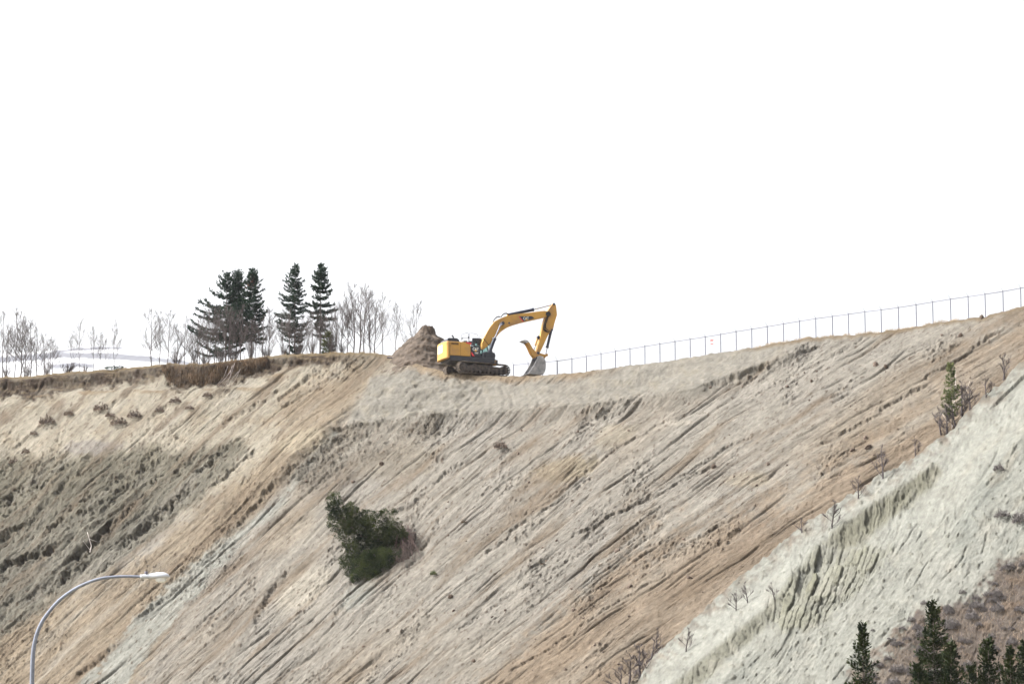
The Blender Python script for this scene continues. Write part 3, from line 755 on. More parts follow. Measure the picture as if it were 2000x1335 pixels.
# ------------------------------------------------------------------ the excavator
def text_mesh(txt, size, extrude, shear=0.0, bold=0.0):
    cu = bpy.data.curves.new('lettering', 'FONT')
    cu.body = txt; cu.size = size; cu.extrude = extrude; cu.offset = bold; cu.shear = shear; cu.align_x = 'CENTER'; cu.align_y = 'CENTER'
    cu.space_character = 0.95
    o = bpy.data.objects.new('lettering', cu); COL.objects.link(o)
    dg = bpy.context.evaluated_depsgraph_get()
    me = bpy.data.meshes.new_from_object(o.evaluated_get(dg))
    bpy.data.objects.remove(o); bpy.data.curves.remove(cu)
    me.materials.clear()
    return me

def build_excavator():
    YAW = R(20)
    base = at(931, 730.5, EXC['D']) 
    near = at(945, 730.5, EXC['D'] - 1.2)             # foot of the near track, which sets the ground level
    base = Vector((base.x, EXC['D'], near.z))
    root = empty('excavator', base, YAW)
    tag(root, 'yellow tracked excavator with black cab parked on the crest, bucket resting on the ground', 'excavator')
    fw = Vector((math.cos(YAW), math.sin(YAW), 0)); lf = Vector((-math.sin(YAW), math.cos(YAW), 0))
    def loc(px, py, y=0.0):
        """photo pixel -> (x, z) in the machine's upright plane y metres left of its middle"""
        rx, rz = ray(px, py)
        p0 = base + lf * y
        r = Vector((float(rx), 1.0, float(rz))); c = Vector((0, 0, CAMZ))
        t = (p0 - c).dot(lf) / r.dot(lf)
        q = c + r * t - base
        return (q.dot(fw), q.z)
    z2 = lambda x, y: (940 + x / 8.344, 580 + y / 8.344)
    z1 = lambda x, y: (840 + x / 8.344, 580 + y / 8.344)
    def prof(pts, y=0.0): return [loc(*p, y) for p in pts]
    def P3(px, py, y): 
        x, z = loc(px, py, y); return Vector((x, y, z))

    # ---- undercarriage: two tracks turned 8 degrees from the house
    tr_rot = Matrix.Rotation(R(8), 4, 'Z')
    L, Hh, Wd, G = 2.72, 1.06, 0.66, 1.33
    r0 = Hh / 2
    def loop(n, off=0.0):
        """points round the track: position and tangent angle"""
        straight = 2 * (L - r0); per = 2 * straight + 2 * math.pi * (r0 + off); out = []
        for k in range(n):
            s = per * k / n
            rr = r0 + off
            if s < straight: out.append((-(L - r0) + s, r0 - rr, 0.0))
            elif s < straight + math.pi * rr:
                a = (s - straight) / rr; out.append(((L - r0) + rr * math.sin(a), r0 - rr * math.cos(a), a))
            elif s < 2 * straight + math.pi * rr:
                out.append(((L - r0) - (s - straight - math.pi * rr), r0 + rr, math.pi))
            else:
                a = math.pi + (s - 2 * straight - math.pi * rr) / rr
                out.append((-(L - r0) + rr * math.sin(a), r0 - rr * math.cos(a), a))
        return out
    def track_assembly(side, proto=None):
        yc = side * G
        if proto is None:
            sh = MB(); n = 50
            for (x, z, a) in loop(n, -0.03):
                ca, sa = math.cos(a), math.sin(a)
                def q(u, y, w): return (x + u * ca - w * -sa * -1 if False else x + u * ca + w * sa, y, z + u * sa - w * ca)
                hw = 0.098
                V = [q(-hw, -Wd / 2, 0.0), q(hw, -Wd / 2, 0.0), q(hw, Wd / 2, 0.0), q(-hw, Wd / 2, 0.0), q(-hw, -Wd / 2, 0.035), q(hw, -Wd / 2, 0.035), q(hw, Wd / 2, 0.035), q(-hw, Wd / 2, 0.035)]
                sh.add(V, [(0, 1, 2, 3), (4, 5, 6, 7), (0, 1, 5, 4), (1, 2, 6, 5), (2, 3, 7, 6), (3, 0, 4, 7)])
                for u in (-0.06, 0.04):
                    V = [q(u, -Wd / 2, 0.035), q(u + 0.022, -Wd / 2, 0.035), q(u + 0.022, Wd / 2, 0.035), q(u, Wd / 2, 0.035), q(u, -Wd / 2, 0.075), q(u + 0.022, -Wd / 2, 0.075), q(u + 0.022, Wd / 2, 0.075), q(u, Wd / 2, 0.075)]
                    sh.add(V, [(0, 1, 2, 3), (4, 5, 6, 7), (0, 1, 5, 4), (1, 2, 6, 5), (2, 3, 7, 6), (3, 0, 4, 7)])
            t = sh.build('track', M['shoe'], root)
            fr = MB()
            fr.prism([(-L + 0.75, 0.30), (L - 0.55, 0.30), (L - 0.45, 0.46), (L - 0.6, 0.74), (0.5, 0.83), (-1.1, 0.84), (-L + 0.7, 0.66)], -0.25, 0.25)
            fr.build('track_frame', M['track'], t, bevel=0.03)
            def wheel(x, z, rad, w, spokes=False):
                wb = MB(); p = [(x + rad * math.cos(2 * math.pi * i / 24), z + rad * math.sin(2 * math.pi * i / 24)) for i in range(24)]
                wb.prism(p, -w, w)
                p = [(x + rad * 0.55 * math.cos(2 * math.pi * i / 20), z + rad * 0.55 * math.sin(2 * math.pi * i / 20)) for i in range(20)]
                wb.prism(p, -w - 0.05, w + 0.05)
                return wb
            wheel(-L + r0 + 0.02, r0, 0.42, 0.22).build('sprocket', M['track'], t, bevel=0.015)
            wheel(L - r0 - 0.02, r0, 0.41, 0.20).build('idler', M['track'], t, bevel=0.015)
            for k in range(9): wheel(-1.75 + k * 0.44, 0.24, 0.16, 0.26).build('roller', M['track'], t)
            for k in range(2): wheel(-0.9 + k * 1.7, 0.86, 0.11, 0.18).build('carrier_roller', M['track'], t)
        else:
            t = copy_tree(proto, root)
        t.matrix_local = tr_rot @ Matrix.Translation((0, yc, 0))
        return t
    tp = track_assembly(-1)
    bpy.context.view_layer.update()
    track_assembly(1, tp)
    cb = MB()
    cb.box((-1.25, -0.95, 0.42), (1.25, 0.95, 0.80))
    o = cb.build('carbody', M['track'], root, bevel=0.05); o.matrix_local = tr_rot
    MB_ = MB(); MB_.tube([(0, 0, 0.78), (0, 0, 1.16)], 0.78, 32); MB_.build('slew_ring', M['black'], root)

    # ---- house
    hy = 1.48
    zb = 1.62; zt = 3.02
    fr = MB(); fr.plan([(-3.15, -1.42), (1.25, -1.42), (1.45, -1.2), (1.45, -0.55), (2.0, -0.35), (2.0, 0.35), (1.75, 0.45), (1.75, 1.42), (-3.15, 1.42)], 1.14, zb + 0.01)
    fr.build('house_frame', M['black'], root, bevel=0.03)
    cw = MB()
    rear = [(-3.20, -hy), (-3.36, -hy), (-3.47, -hy + 0.10), (-3.55, -hy + 0.30), (-3.62, -0.9), (-3.66, -0.3), (-3.66, 0.3), (-3.62, 0.9), (-3.55, hy - 0.30), (-3.47, hy - 0.10), (-3.36, hy), (-3.20, hy)]
    cw.plan(rear, 1.34, zt - 0.05)
    cwo = cw.build('counterweight', M['yellow'], root, bevel=0.09)
    cp = MB()
    cp.box((-3.69, -0.62, 1.95), (-3.655, 0.62, 2.7)); cp.build('rear_panel', M['white'], cwo, bevel=0.01)
    eh = MB(); eh.plan([(-3.19, -hy + 0.01), (-1.12, -hy + 0.01), (-1.12, hy - 0.01), (-3.19, hy - 0.01)], zb + 0.015, zt - 0.06)
    eho = eh.build('engine_housing', M['yellow'], root, bevel=0.05)
    for x in (-3.19, -2.13):
        sm = MB(); sm.box((x - 0.012, -hy - 0.003, 1.68), (x + 0.012, -hy + 0.02, 2.9)); sm.build('panel_seam', M['seam'], eho)
    gr = MB()
    for k in range(5): gr.box((-3.05, -hy - 0.012, 2.66 + k * 0.036), (-2.36, -hy + 0.015, 2.685 + k * 0.036))
    gr.box((-3.07, -hy - 0.004, 2.65), (-2.34, -hy + 0.012, 2.85)); gr.build('vent_grille', M['grille'], eho)
    hd = MB(); hd.prism([(-3.38, zt - 0.07), (-3.28, zt + 0.24), (-3.15, zt + 0.33), (-2.35, zt + 0.35), (-2.14, zt + 0.2), (-2.05, zt - 0.07)], -1.05, 1.05)
    hd.build('engine_hood', M['black'], root, bevel=0.04)
    ex = MB(); ex.tube([(-2.45, -0.3, zt + 0.25), (-2.48, -0.3, zt + 0.58), (-2.62, -0.3, zt + 0.72)], 0.07, 10); ex.build('exhaust_pipe', M['black'], root)
    for (a, b) in ((-1.7, -1.36), (-1.2, -0.86)):
        ac = MB(); ac.box((a, -1.2, zt - 0.07), (b, -0.3, zt + 0.13)); ac.build('filler_box', M['black'], root, bevel=0.04)
    dk = MB(); dk.prism([(-1.62, zt - 0.15), (-1.58, zt - 0.07), (-1.08, zt - 0.07), (-1.08, zt - 0.24), (-1.28, zt - 0.24)], -hy - 0.012, -hy + 0.05); dk.build('tail_decal', M['red'], root)
    # side pod with the maker's decal, black; the red slash in its lower rear corner
    yd = -hy - 0.02
    pod = MB()
    pod.prism(prof([(920.2, 675.5), (938.2, 676), (938.5, 682), (936.5, 695.3), (927.0, 695.0), (920.2, 686.5)], -hy), -hy, -0.62)
    podo = pod.build('side_panel', M['black'], root, bevel=0.012)
    rs = MB(); rs.prism(prof([(920.1, 686.6), (922.3, 688.2), (926.9, 695.0), (923.0, 694.8), (920.0, 690.0)], -hy), yd - 0.004, -hy + 0.05); rs.build('red_slash', M['red'], podo)
    def letters(txt, px, py, wide, yy, parent, name, mat, rot=0.0, bold=0.012, tall=1.0):
        me = text_mesh(txt, 1.0, 0.01, 0.0, bold)
        vs = np.array([v.co[:] for v in me.vertices]); w = vs[:, 0].max() - vs[:, 0].min()
        k = wide / w
        me.transform(Matrix.Diagonal((k, k * tall, k * 0.5, 1)))
        o = link(name, me, mat, parent)
        x, z = loc(px, py, yy)
        o.matrix_local = Matrix.Translation((x, yy - 0.006, z)) @ Matrix.Rotation(rot, 4, 'Y') @ Matrix.Rotation(R(90), 4, 'X')
        return o
    letters('CAT', *z1(740, 846), 0.60, -hy, podo, 'lettering', M['white'], bold=0.02, tall=1.15)
    tri = MB(); x, z = loc(*z1(742, 868), -hy)
    tri.prism([(x - 0.12, z - 0.075), (x + 0.12, z - 0.075), (x, z + 0.10)], -hy - 0.018, -hy - 0.004); tri.build('decal_triangle', M['decal_yellow'], podo)
    letters('336F', *z1(755, 908), 0.36, -hy, podo, 'lettering', M['white'], bold=0.015)
    # cab on the far (left) side
    cabx0, cabx1, cy0, cy1, cz0, cz1 = -0.12, 1.78, 0.42, 1.45, zb, 3.52
    front = [(cabx1, cz0), (cabx1 + 0.02, 2.35), (cabx1 - 0.28, cz1)]
    cabp = [(cabx0, cz0), (cabx1, cz0), (cabx1 + 0.02, 2.35), (cabx1 - 0.28, cz1 - 0.1), (cabx0 + 0.05, cz1 - 0.1)]
    cab = MB()
    cab.prism([(cabx0, cz0), (cabx1, cz0), (cabx1, 2.1), (cabx0, 2.1)], cy0, cy1)
    cab.prism([(cabx0 - 0.04, cz1 - 0.14), (cabx1 - 0.24, cz1 - 0.14), (cabx1 - 0.30, cz1 - 0.01), (cabx0 + 0.02, cz1)], cy0 - 0.02, cy1 + 0.02)
    for y in (cy0, cy1 - 0.09):
        cab.prism([(cabx0, 2.05), (cabx0 + 0.07, 2.05), (cabx0 + 0.1, cz1 - 0.1), (cabx0 + 0.03, cz1 - 0.1)], y, y + 0.09)
        cab.prism([(cabx1 - 0.12, 2.05), (cabx1, 2.05), (cabx1 + 0.01, 2.35), (cabx1 - 0.28, cz1 - 0.1), (cabx1 - 0.40, cz1 - 0.1), (cabx1 - 0.11, 2.36)], y, y + 0.09)
        cab.prism([(0.66, 2.05), (0.76, 2.05), (0.76, cz1 - 0.1), (0.66, cz1 - 0.1)], y, y + 0.085)
    cabo = cab.build('cab', M['black'], root, bevel=0.015)
    g = MB()
    g.prism([(cabx0 + 0.12, 2.1), (cabx1 - 0.06, 2.1), (cabx1 - 0.05, 2.36), (cabx1 - 0.34, cz1 - 0.14), (cabx0 + 0.14, cz1 - 0.14)], cy0 + 0.035, cy0 + 0.05)
    g.prism([(cabx0 + 0.12, 2.1), (cabx1 - 0.06, 2.1), (cabx1 - 0.05, 2.36), (cabx1 - 0.34, cz1 - 0.14), (cabx0 + 0.14, cz1 - 0.14)], cy1 - 0.05, cy1 - 0.035)
    g.build('cab_window', M['glass'], cabo)
    st = MB(); st.prism([(0.45, 2.1), (0.92, 2.1), (0.88, 2.3), (0.62, 2.34), (0.52, 2.85), (0.4, 2.85)], 0.68, 1.18); st.build('seat', M['rubber'], cabo, bevel=0.04)
    bc = MB(); bc.tube([(0.72, 0.7, cz1 - 0.01), (0.72, 0.7, cz1 + 0.13)], 0.06, 10); bc.build('beacon', M['red'], cabo)
    # black rear post behind the decal, and the window gap seen through it
    rp = MB()
    for q in ([(680, 790), (690, 668), (718, 672), (718, 790)], [(770, 790), (770, 680), (830, 690), (815, 790)], [(718, 706), (718, 668), (830, 676), (830, 716)], [(718, 806), (718, 790), (770, 790), (770, 806)]):
        rp.prism(prof([z1(*p) for p in q], 0.2), 0.12, 0.36)
    rp.build('cab_guard', M['black'], root)
    # dark tool box and steps in front of the pod
    tb = MB(); tb.prism([(0.34, zb + 0.012), (1.36, zb + 0.012), (1.40, 1.9), (1.3, 2.14), (0.34, 2.2)], -1.40, -0.62); tb.build('tool_box', M['black'], root, bevel=0.03)
    stp = MB(); stp.box((1.28, -1.30, 0.98), (1.52, -0.85, 1.138)); stp.box((1.32, -1.34, 1.30), (1.50, -0.8, 1.36)); stp.build('step', M['yellow'], root, bevel=0.01)
    # handrails
    hr = MB()
    def rail(pts, y):
        hr.tube([P3(*p, y) for p in pts], 0.022, 6)
    rail([z1(515, 715), z1(515, 606), z1(560, 590), z1(610, 580), z1(620, 600), z1(622, 760)], -1.25)
    rail([z1(515, 662), z1(620, 662)], -1.25)
    hr.build('handrail', M['galv'], root); hr = MB()
    rail([z1(636, 750), z1(636, 585), z1(700, 590), z1(770, 608), z1(778, 640), z1(778, 670)], -0.9)
    hr.build('handrail', M['galv'], root); hr = MB()
    rail([z1(800, 690), z1(802, 640), z1(862, 638), z1(880, 690)], 0.42)
    hr.build('handrail', M['galv'], root)
    mr = MB()
    x, z = loc(*z1(625, 655), -1.3); mr.box((x - 0.06, -1.34, z - 0.09), (x + 0.06, -1.27, z + 0.09)); mr.build('mirror', M['black'], root, bevel=0.015); mr = MB()
    x, z = loc(*z1(517, 668), -1.3); mr.box((x - 0.05, -1.34, z - 0.12), (x + 0.05, -1.27, z + 0.05)); mr.build('mirror', M['black'], root, bevel=0.015)

    # ---- boom
    b1 = [(740 + x / 5, 560 + y / 5) for x, y in [(992, 610), (992, 560), (1015, 505), (1042, 450), (1072, 400), (1105, 356), (1130, 336), (1165, 318), (1205, 300), (1255, 286), (1310, 277), (1360, 270), (1430, 262),
                  (1500, 252), (1560, 244), (1600, 240), (1635, 246), (1656, 268), (1652, 290), (1628, 298), (1600, 304), (1560, 314), (1500, 326), (1440, 340), (1380, 354), (1320, 372), (1270, 390), (1225, 412), (1190, 436), (1160, 462), (1135, 496), (1105, 536), (1070, 566), (1035, 596), (1008, 618)]]
    bm_ = MB(); bm_.prism(prof(b1), -0.36, 0.36)
    boom = bm_.build('boom', M['yellow'], root, bevel=0.03)
    # boom decal
    b2 = [z2(*p) for p in [(604, 318), (636, 314), (812, 310), (840, 326), (858, 350), (700, 392), (668, 398)]]
    dc = MB(); dc.prism(prof(b2, -0.36), -0.375, -0.355); dco = dc.build('boom_decal', M['black'], boom)
    rs = MB(); rs.prism(prof([z2(*p) for p in [(604, 320), (622, 322), (686, 398), (672, 404)]], -0.36), -0.382, -0.37); rs.build('red_slash', M['red'], dco)
    letters('CAT', *z2(724, 350), 0.56, -0.377, dco, 'lettering', M['white'], rot=R(-6), bold=0.012, tall=1.25)
    x, z = loc(*z2(735, 366), -0.377)
    tri = MB(); tri.prism([(x - 0.11, z - 0.07), (x + 0.11, z - 0.045), (x, z + 0.09)], -0.395, -0.383); tri.build('decal_triangle', M['decal_yellow'], dco)
    def pin(px, py, y0, y1, rad, name, parent, mat='cyl', y=0.0):
        x, z = loc(px, py, y); m = MB(); m.tube([(x, y0, z), (x, y1, z)], rad, 16); return m.build(name, M[mat], parent)
    pin(*z2(427, 433), -0.40, 0.40, 0.09, 'pin', boom)
    pin(*z2(1062, 288), -0.46, 0.46, 0.24, 'pin', boom, 'rubber')
    pin(740 + 1003 / 5, 560 + 590 / 5, -0.44, 0.44, 0.15, 'pin', boom, 'yellow')
    def cylinder(name, a, k, b, y, rad, rod, parent=root, mat='cyl'):
        A, K, B = P3(*a, y), P3(*k, y), P3(*b, y)
        m = MB(); d = (B - A).normalized()
        m.tube([A - d * 0.1, A, K - d * 0.12, K - d * 0.12, K, K + d * 0.01], [rad * 0.8, rad, rad, rad * 1.2, rad * 1.2, rad * 0.8], 14)
        o = m.build(name, M[mat], parent)
        m = MB(); m.tube([K, B], rod, 12); m.tube([B + Vector((0, -rad, 0)), B + Vector((0, rad, 0))], rod * 1.7, 14); m.build('rod', M['chrome'], o)
        return o
    cylinder('boom_cylinder', z2(118, 930), z2(214, 672), z2(312, 445), -0.56, 0.17, 0.075)
    cylinder('boom_cylinder', z2(118, 930), z2(214, 672), z2(312, 445), 0.56, 0.17, 0.075)
    pin(*z2(312, 445), -0.70, 0.70, 0.16, 'pin', boom, 'cyl')
    cylinder('stick_cylinder', z2(435, 292), z2(846, 206), z2(1160, 126), 0.0, 0.15, 0.055)
    lg = MB(); lg.prism(prof([z2(*p) for p in [(400, 320), (425, 275), (455, 275), (500, 305)]]), -0.13, 0.13); lg.build('cylinder_lug', M['yellow'], boom)
    # ---- stick
    s1 = [z2(*p) for p in [(1142, 116), (1168, 108), (1196, 138), (1206, 200), (1215, 296), (1196, 360), (1172, 440), (1152, 535), (1128, 556), (1100, 574), (1060, 650), (1020, 740), (978, 832), (945, 900), (932, 936), (905, 948), (880, 930),
                 (886, 880), (900, 826), (918, 760), (938, 690), (955, 610), (972, 530), (990, 450), (1010, 380), (1036, 300), (1062, 236), (1100, 180)]]
    sm = MB(); sm.prism(prof(s1), -0.27, 0.27); stick = sm.build('stick', M['yellow'], root, bevel=0.03)
    pin(*z2(1160, 126), -0.33, 0.33, 0.12, 'pin', stick)
    pin(*z2(905, 920), -0.36, 0.36, 0.13, 'pin', stick)
    pin(*z2(1130, 545), -0.32, 0.32, 0.11, 'pin', stick)
    cylinder('bucket_cylinder', z2(1133, 548), z2(1070, 826), z2(1045, 945), 0.0, 0.13, 0.06)
    lk = MB()
    for y in (-0.33, 0.27):
        lk.prism(prof([z2(*p) for p in [(905, 905), (930, 905), (1040, 935), (1058, 950), (1040, 972), (1000, 968), (905, 938)]], y), y, y + 0.06)
    for y in (-0.2, 0.14):
        lk.prism(prof([z2(*p) for p in [(1030, 935), (1058, 950), (1050, 975), (1000, 1044), (976, 1030), (1012, 975)]], y), y, y + 0.06)
    lko = lk.build('linkage', M['yellow'], root, bevel=0.01)
    pin(*z2(1045, 952), -0.36, 0.36, 0.13, 'pin', lko, 'yellow')
    # ---- bucket: curved shell, side plates, teeth
    out = [z2(*p) for p in [(868, 1000), (900, 978), (935, 990), (975, 1015), (998, 1062), (1002, 1110), (1000, 1180), (985, 1235), (962, 1268), (880, 1275), (800, 1272), (722, 1262)]]
    bk = MB()
    sp = prof(out + [z2(*p) for p in [(740, 1235), (775, 1180), (815, 1115), (848, 1050)]])
    for y in (-0.80, 0.755): bk.prism(sp, y, y + 0.045)
    shell = prof(out)
    for i in range(len(shell) - 1):
        (xa, za), (xb, zb_) = shell[i], shell[i + 1]
        nx_, nz_ = (zb_ - za), -(xb - xa); ll = math.hypot(nx_, nz_); nx_, nz_ = nx_ / ll * 0.03, nz_ / ll * 0.03
        bk.prism([(xa, za), (xb, zb_), (xb - nx_, zb_ - nz_), (xa - nx_, za - nz_)], -0.75, 0.75)
    bko = bk.build('bucket', M['bucket'], root)
    sdp = prof([z2(*p) for p in [(722, 1262), (740, 1235), (775, 1180), (815, 1115), (848, 1050), (866, 1066), (838, 1130), (800, 1200), (775, 1262)]])
    for y in (-0.83, 0.80):
        ed = MB(); ed.prism(sdp, y, y + 0.03); ed.build('side_cutter', M['bucket'], bko)
    x, z = shell[-1]
    for k in range(5):
        y = -0.68 + k * 0.34
        tt = MB(); tt.add([(x + 0.12, y - 0.06, z + 0.06), (x + 0.12, y + 0.06, z + 0.06), (x + 0.12, y + 0.06, z - 0.06), (x + 0.12, y - 0.06, z - 0.06), (x - 0.22, y - 0.03, z - 0.05), (x - 0.22, y + 0.03, z - 0.05), (x - 0.22, y + 0.03, z - 0.08), (x - 0.22, y - 0.03, z - 0.08)],
               [(0, 1, 2, 3), (4, 5, 6, 7), (0, 1, 5, 4), (1, 2, 6, 5), (2, 3, 7, 6), (3, 0, 4, 7)]); tt.build('tooth', M['bucket'], bko)
    for p, rr in ((z2(990, 1098), 0.16), (z2(884, 1000), 0.14), (z2(984, 1036), 0.12)): pin(*p, -0.5, 0.5, rr, 'pin', bko, 'cyl')
    # ---- thumb: two plates joined by ribs, curved worn tip
    t1 = [z2(*p) for p in [(640, 722), (668, 712), (702, 712), (738, 728), (764, 754), (790, 800), (818, 848), (850, 880), (918, 940), (916, 975), (890, 1000), (858, 1000), (836, 968), (806, 930), (786, 890), (760, 830), (735, 785), (712, 752), (680, 736)]]
    tm = MB()
    for y in (-0.36, -0.03, 0.30): tm.prism(prof(t1), y, y + 0.06)
    for a, b in (((700, 716), (712, 745)), ((762, 760), (742, 790)), ((815, 850), (790, 885)), ((850, 890), (820, 945))):
        (xa, za), (xb, zb_) = loc(*z2(*a)), loc(*z2(*b))
        tm.prism([(xa, za), (xa + 0.06, za), (xb + 0.06, zb_), (xb, zb_)], -0.32, 0.32)
    th = tm.build('thumb', M['yellow'], root, bevel=0.008)
    tip = MB(); tp1 = prof([z2(*p) for p in [(634, 722), (668, 708), (706, 708), (742, 725), (752, 745), (716, 757), (680, 740)]])
    tip.prism(tp1, -0.39, 0.39); tip.build('thumb_tip', M['bucket'], th, bevel=0.01)
    cylinder('thumb_cylinder', z2(914, 668), z2(878, 790), z2(846, 884), 0.0, 0.085, 0.06, mat='yellow')
    lg = MB(); lg.prism(prof([z2(*p) for p in [(900, 650), (925, 628), (945, 640), (935, 690), (905, 690)]]), -0.14, 0.14); lg.build('cylinder_lug', M['cyl'], stick)
    # ---- hoses
    hs_ = MB()
    for y, dy in ((-0.30, 0), (-0.18, 6), (0.1, -4), (0.24, 4)):
        hs_.tube([P3(*z2(x, q + dy), y) for x, q in [(185, 410), (205, 370), (235, 335), (270, 318), (305, 322)]], 0.028, 6)
        hs_.tube([P3(*z2(x, q + dy), y) for x, q in [(315, 330), (340, 290), (370, 270), (405, 266), (440, 282)]], 0.028, 6)
        hs_.tube([P3(*z2(x, q), y) for x, q in [(600, 292), (720, 280), (840, 262), (930, 240), (1000, 236), (1050, 262)]], 0.022, 6)
    hs_.build('hose', M['rubber'], root); hs_ = MB()
    for y, o_ in ((-0.33, 0), (-0.36, 14), (-0.33, 28)):
        hs_.tube([P3(*z2(x + o_, q), y) for x, q in [(1062, 262), (1060, 320), (1030, 400), (1005, 470), (1010, 530), (1040, 560), (1075, 570)]], 0.03, 6)
    hs_.build('hose', M['rubber'], root); hs_ = MB()
    hs_.tube([P3(*z2(x, q), -0.33) for x, q in [(1090, 300), (1070, 380), (1048, 440), (1045, 500), (1080, 540), (1125, 555)]], 0.03, 6)
    hs_.build('hose', M['rubber'], root); hs_ = MB()
    hs_.tube([P3(*z1(x, q), -0.40) for x, q in [(860, 668), (900, 710), (945, 770), (962, 800)]], 0.025, 6)
    hs_.build('hose', M['rubber'], root)
    pp = MB()
    for y in (-0.26, -0.1, 0.1, 0.26):
        pp.tube([P3(*z2(x, q), y) for x, q in [(20, 680), (70, 585), (120, 500), (165, 440), (215, 405)]], 0.03, 6)
    pp.build('boom_pipes', M['white'], root)
    # stand the far side a touch higher, as the ground does
    root.rotation_euler = (R(0.8), 0, YAW)
    return root
excavator = build_excavator()

# ------------------------------------------------------------------ the dirt mound behind the machine
def dirt_mound():
    c = at(836, 727, 274.0)
    n, m = 220, 90
    th = np.linspace(0, 2 * math.pi, n, endpoint=False)[None, :]; r = np.linspace(0, 1, m)[:, None]
    # outline heights: left slope long, small knob on top
    Rr = 5.5 + 0 * th
    X = r * Rr * np.cos(th); Y = r * Rr * np.sin(th) * 0.95
    zl = np.interp(np.repeat(r, n, 1) * (1 + 0.10 * pn(np.cos(th) * 1.5 * r, np.sin(th) * 1.5 * r, 4)), [0, 0.10, 0.15, 0.23, 0.42, 0.61, 0.8, 1], [4.5, 4.5, 4.2, 3.65, 2.75, 1.65, 0.5, -0.8])
    zr = np.interp(np.repeat(r, n, 1) * (1 + 0.10 * pn(np.cos(th) * 1.5 * r, np.sin(th) * 1.5 * r, 4)), [0, 0.11, 0.135, 0.27, 0.4, 0.6, 0.8, 1], [4.5, 4.45, 3.75, 3.1, 1.9, 0.6, -0.3, -1.0])
    bl = sst(-0.45, 0.45, np.cos(th)) * np.ones_like(r)
    Z = zl * (1 - bl) + zr * bl
    nz = fbm(X * 0.9 + 3, Y * 0.9, 5, 91, 0.6) * 0.85 + np.abs(fbm(X * 2.2, Y * 2.2, 4, 92)) * 0.55
    Z = Z + nz * 0.36; X = X + 0.30 * fbm(Y * 1.2 + Z, Z * 1.2, 4, 93) ; Y = Y + 0.35 * fbm(X * 1.2, Z * 1.2 + 4, 4, 94)
    V = np.stack([X, Y, Z], -1).reshape(-1, 3)
    i = np.arange(m - 1)[:, None] * n; j = np.arange(n)[None, :]; j2 = (j + 1) % n
    Fc = np.stack([i + j, i + n + j, i + n + j2, i + j2], -1).reshape(-1, 4)
    me = np_mesh('dirt_mound', V, Fc, True)
    o = link('dirt_mound', me, mottled('brown heaped earth', (0.042, 0.032, 0.024), (0.092, 0.07, 0.053), 1.6, 0.97, bump=0.5, detail=8))
    o.location = c
    tag(o, 'tall heap of dark brown earth piled behind the excavator', 'dirt mound')
dirt_mound()

# ------------------------------------------------------------------ chain link fence along the right of the crest
FT = [(1003, 712), (1031.5, 709), (1060, 706.5), (1088.3, 704), (1117, 700), (1145.3, 695.2), (1173.8, 690.2), (1202, 685.2), (1230.4, 680.5), (1259.4, 675.6), (1288.7, 670.8), (1318.3, 666.2), (1347.8, 661.6), (1377.3, 657), (1407.3, 652.2),
      (1437.6, 646.8), (1468, 641.8), (1498.5, 637), (1530, 631.6), (1561.6, 626.4), (1593, 621.4), (1625.6, 617), (1656.8, 612.8), (1689, 608.2), (1720.6, 604.4), (1754.4, 599.8), (1789, 594.4), (1821.3, 589), (1856, 583.4), (1890.6, 578.6), (1923.6, 573.8), (1958.6, 568.4), (1993, 562), (2028, 556), (2063, 550)]
def fence_D(px):
    cD = float(plane_D(px, float(crest_y(px))))
    return cD + float(np.interp(px, [1000, 1088, 1200, 2060], [11.0, 9.5, 7.0, 2.5]))
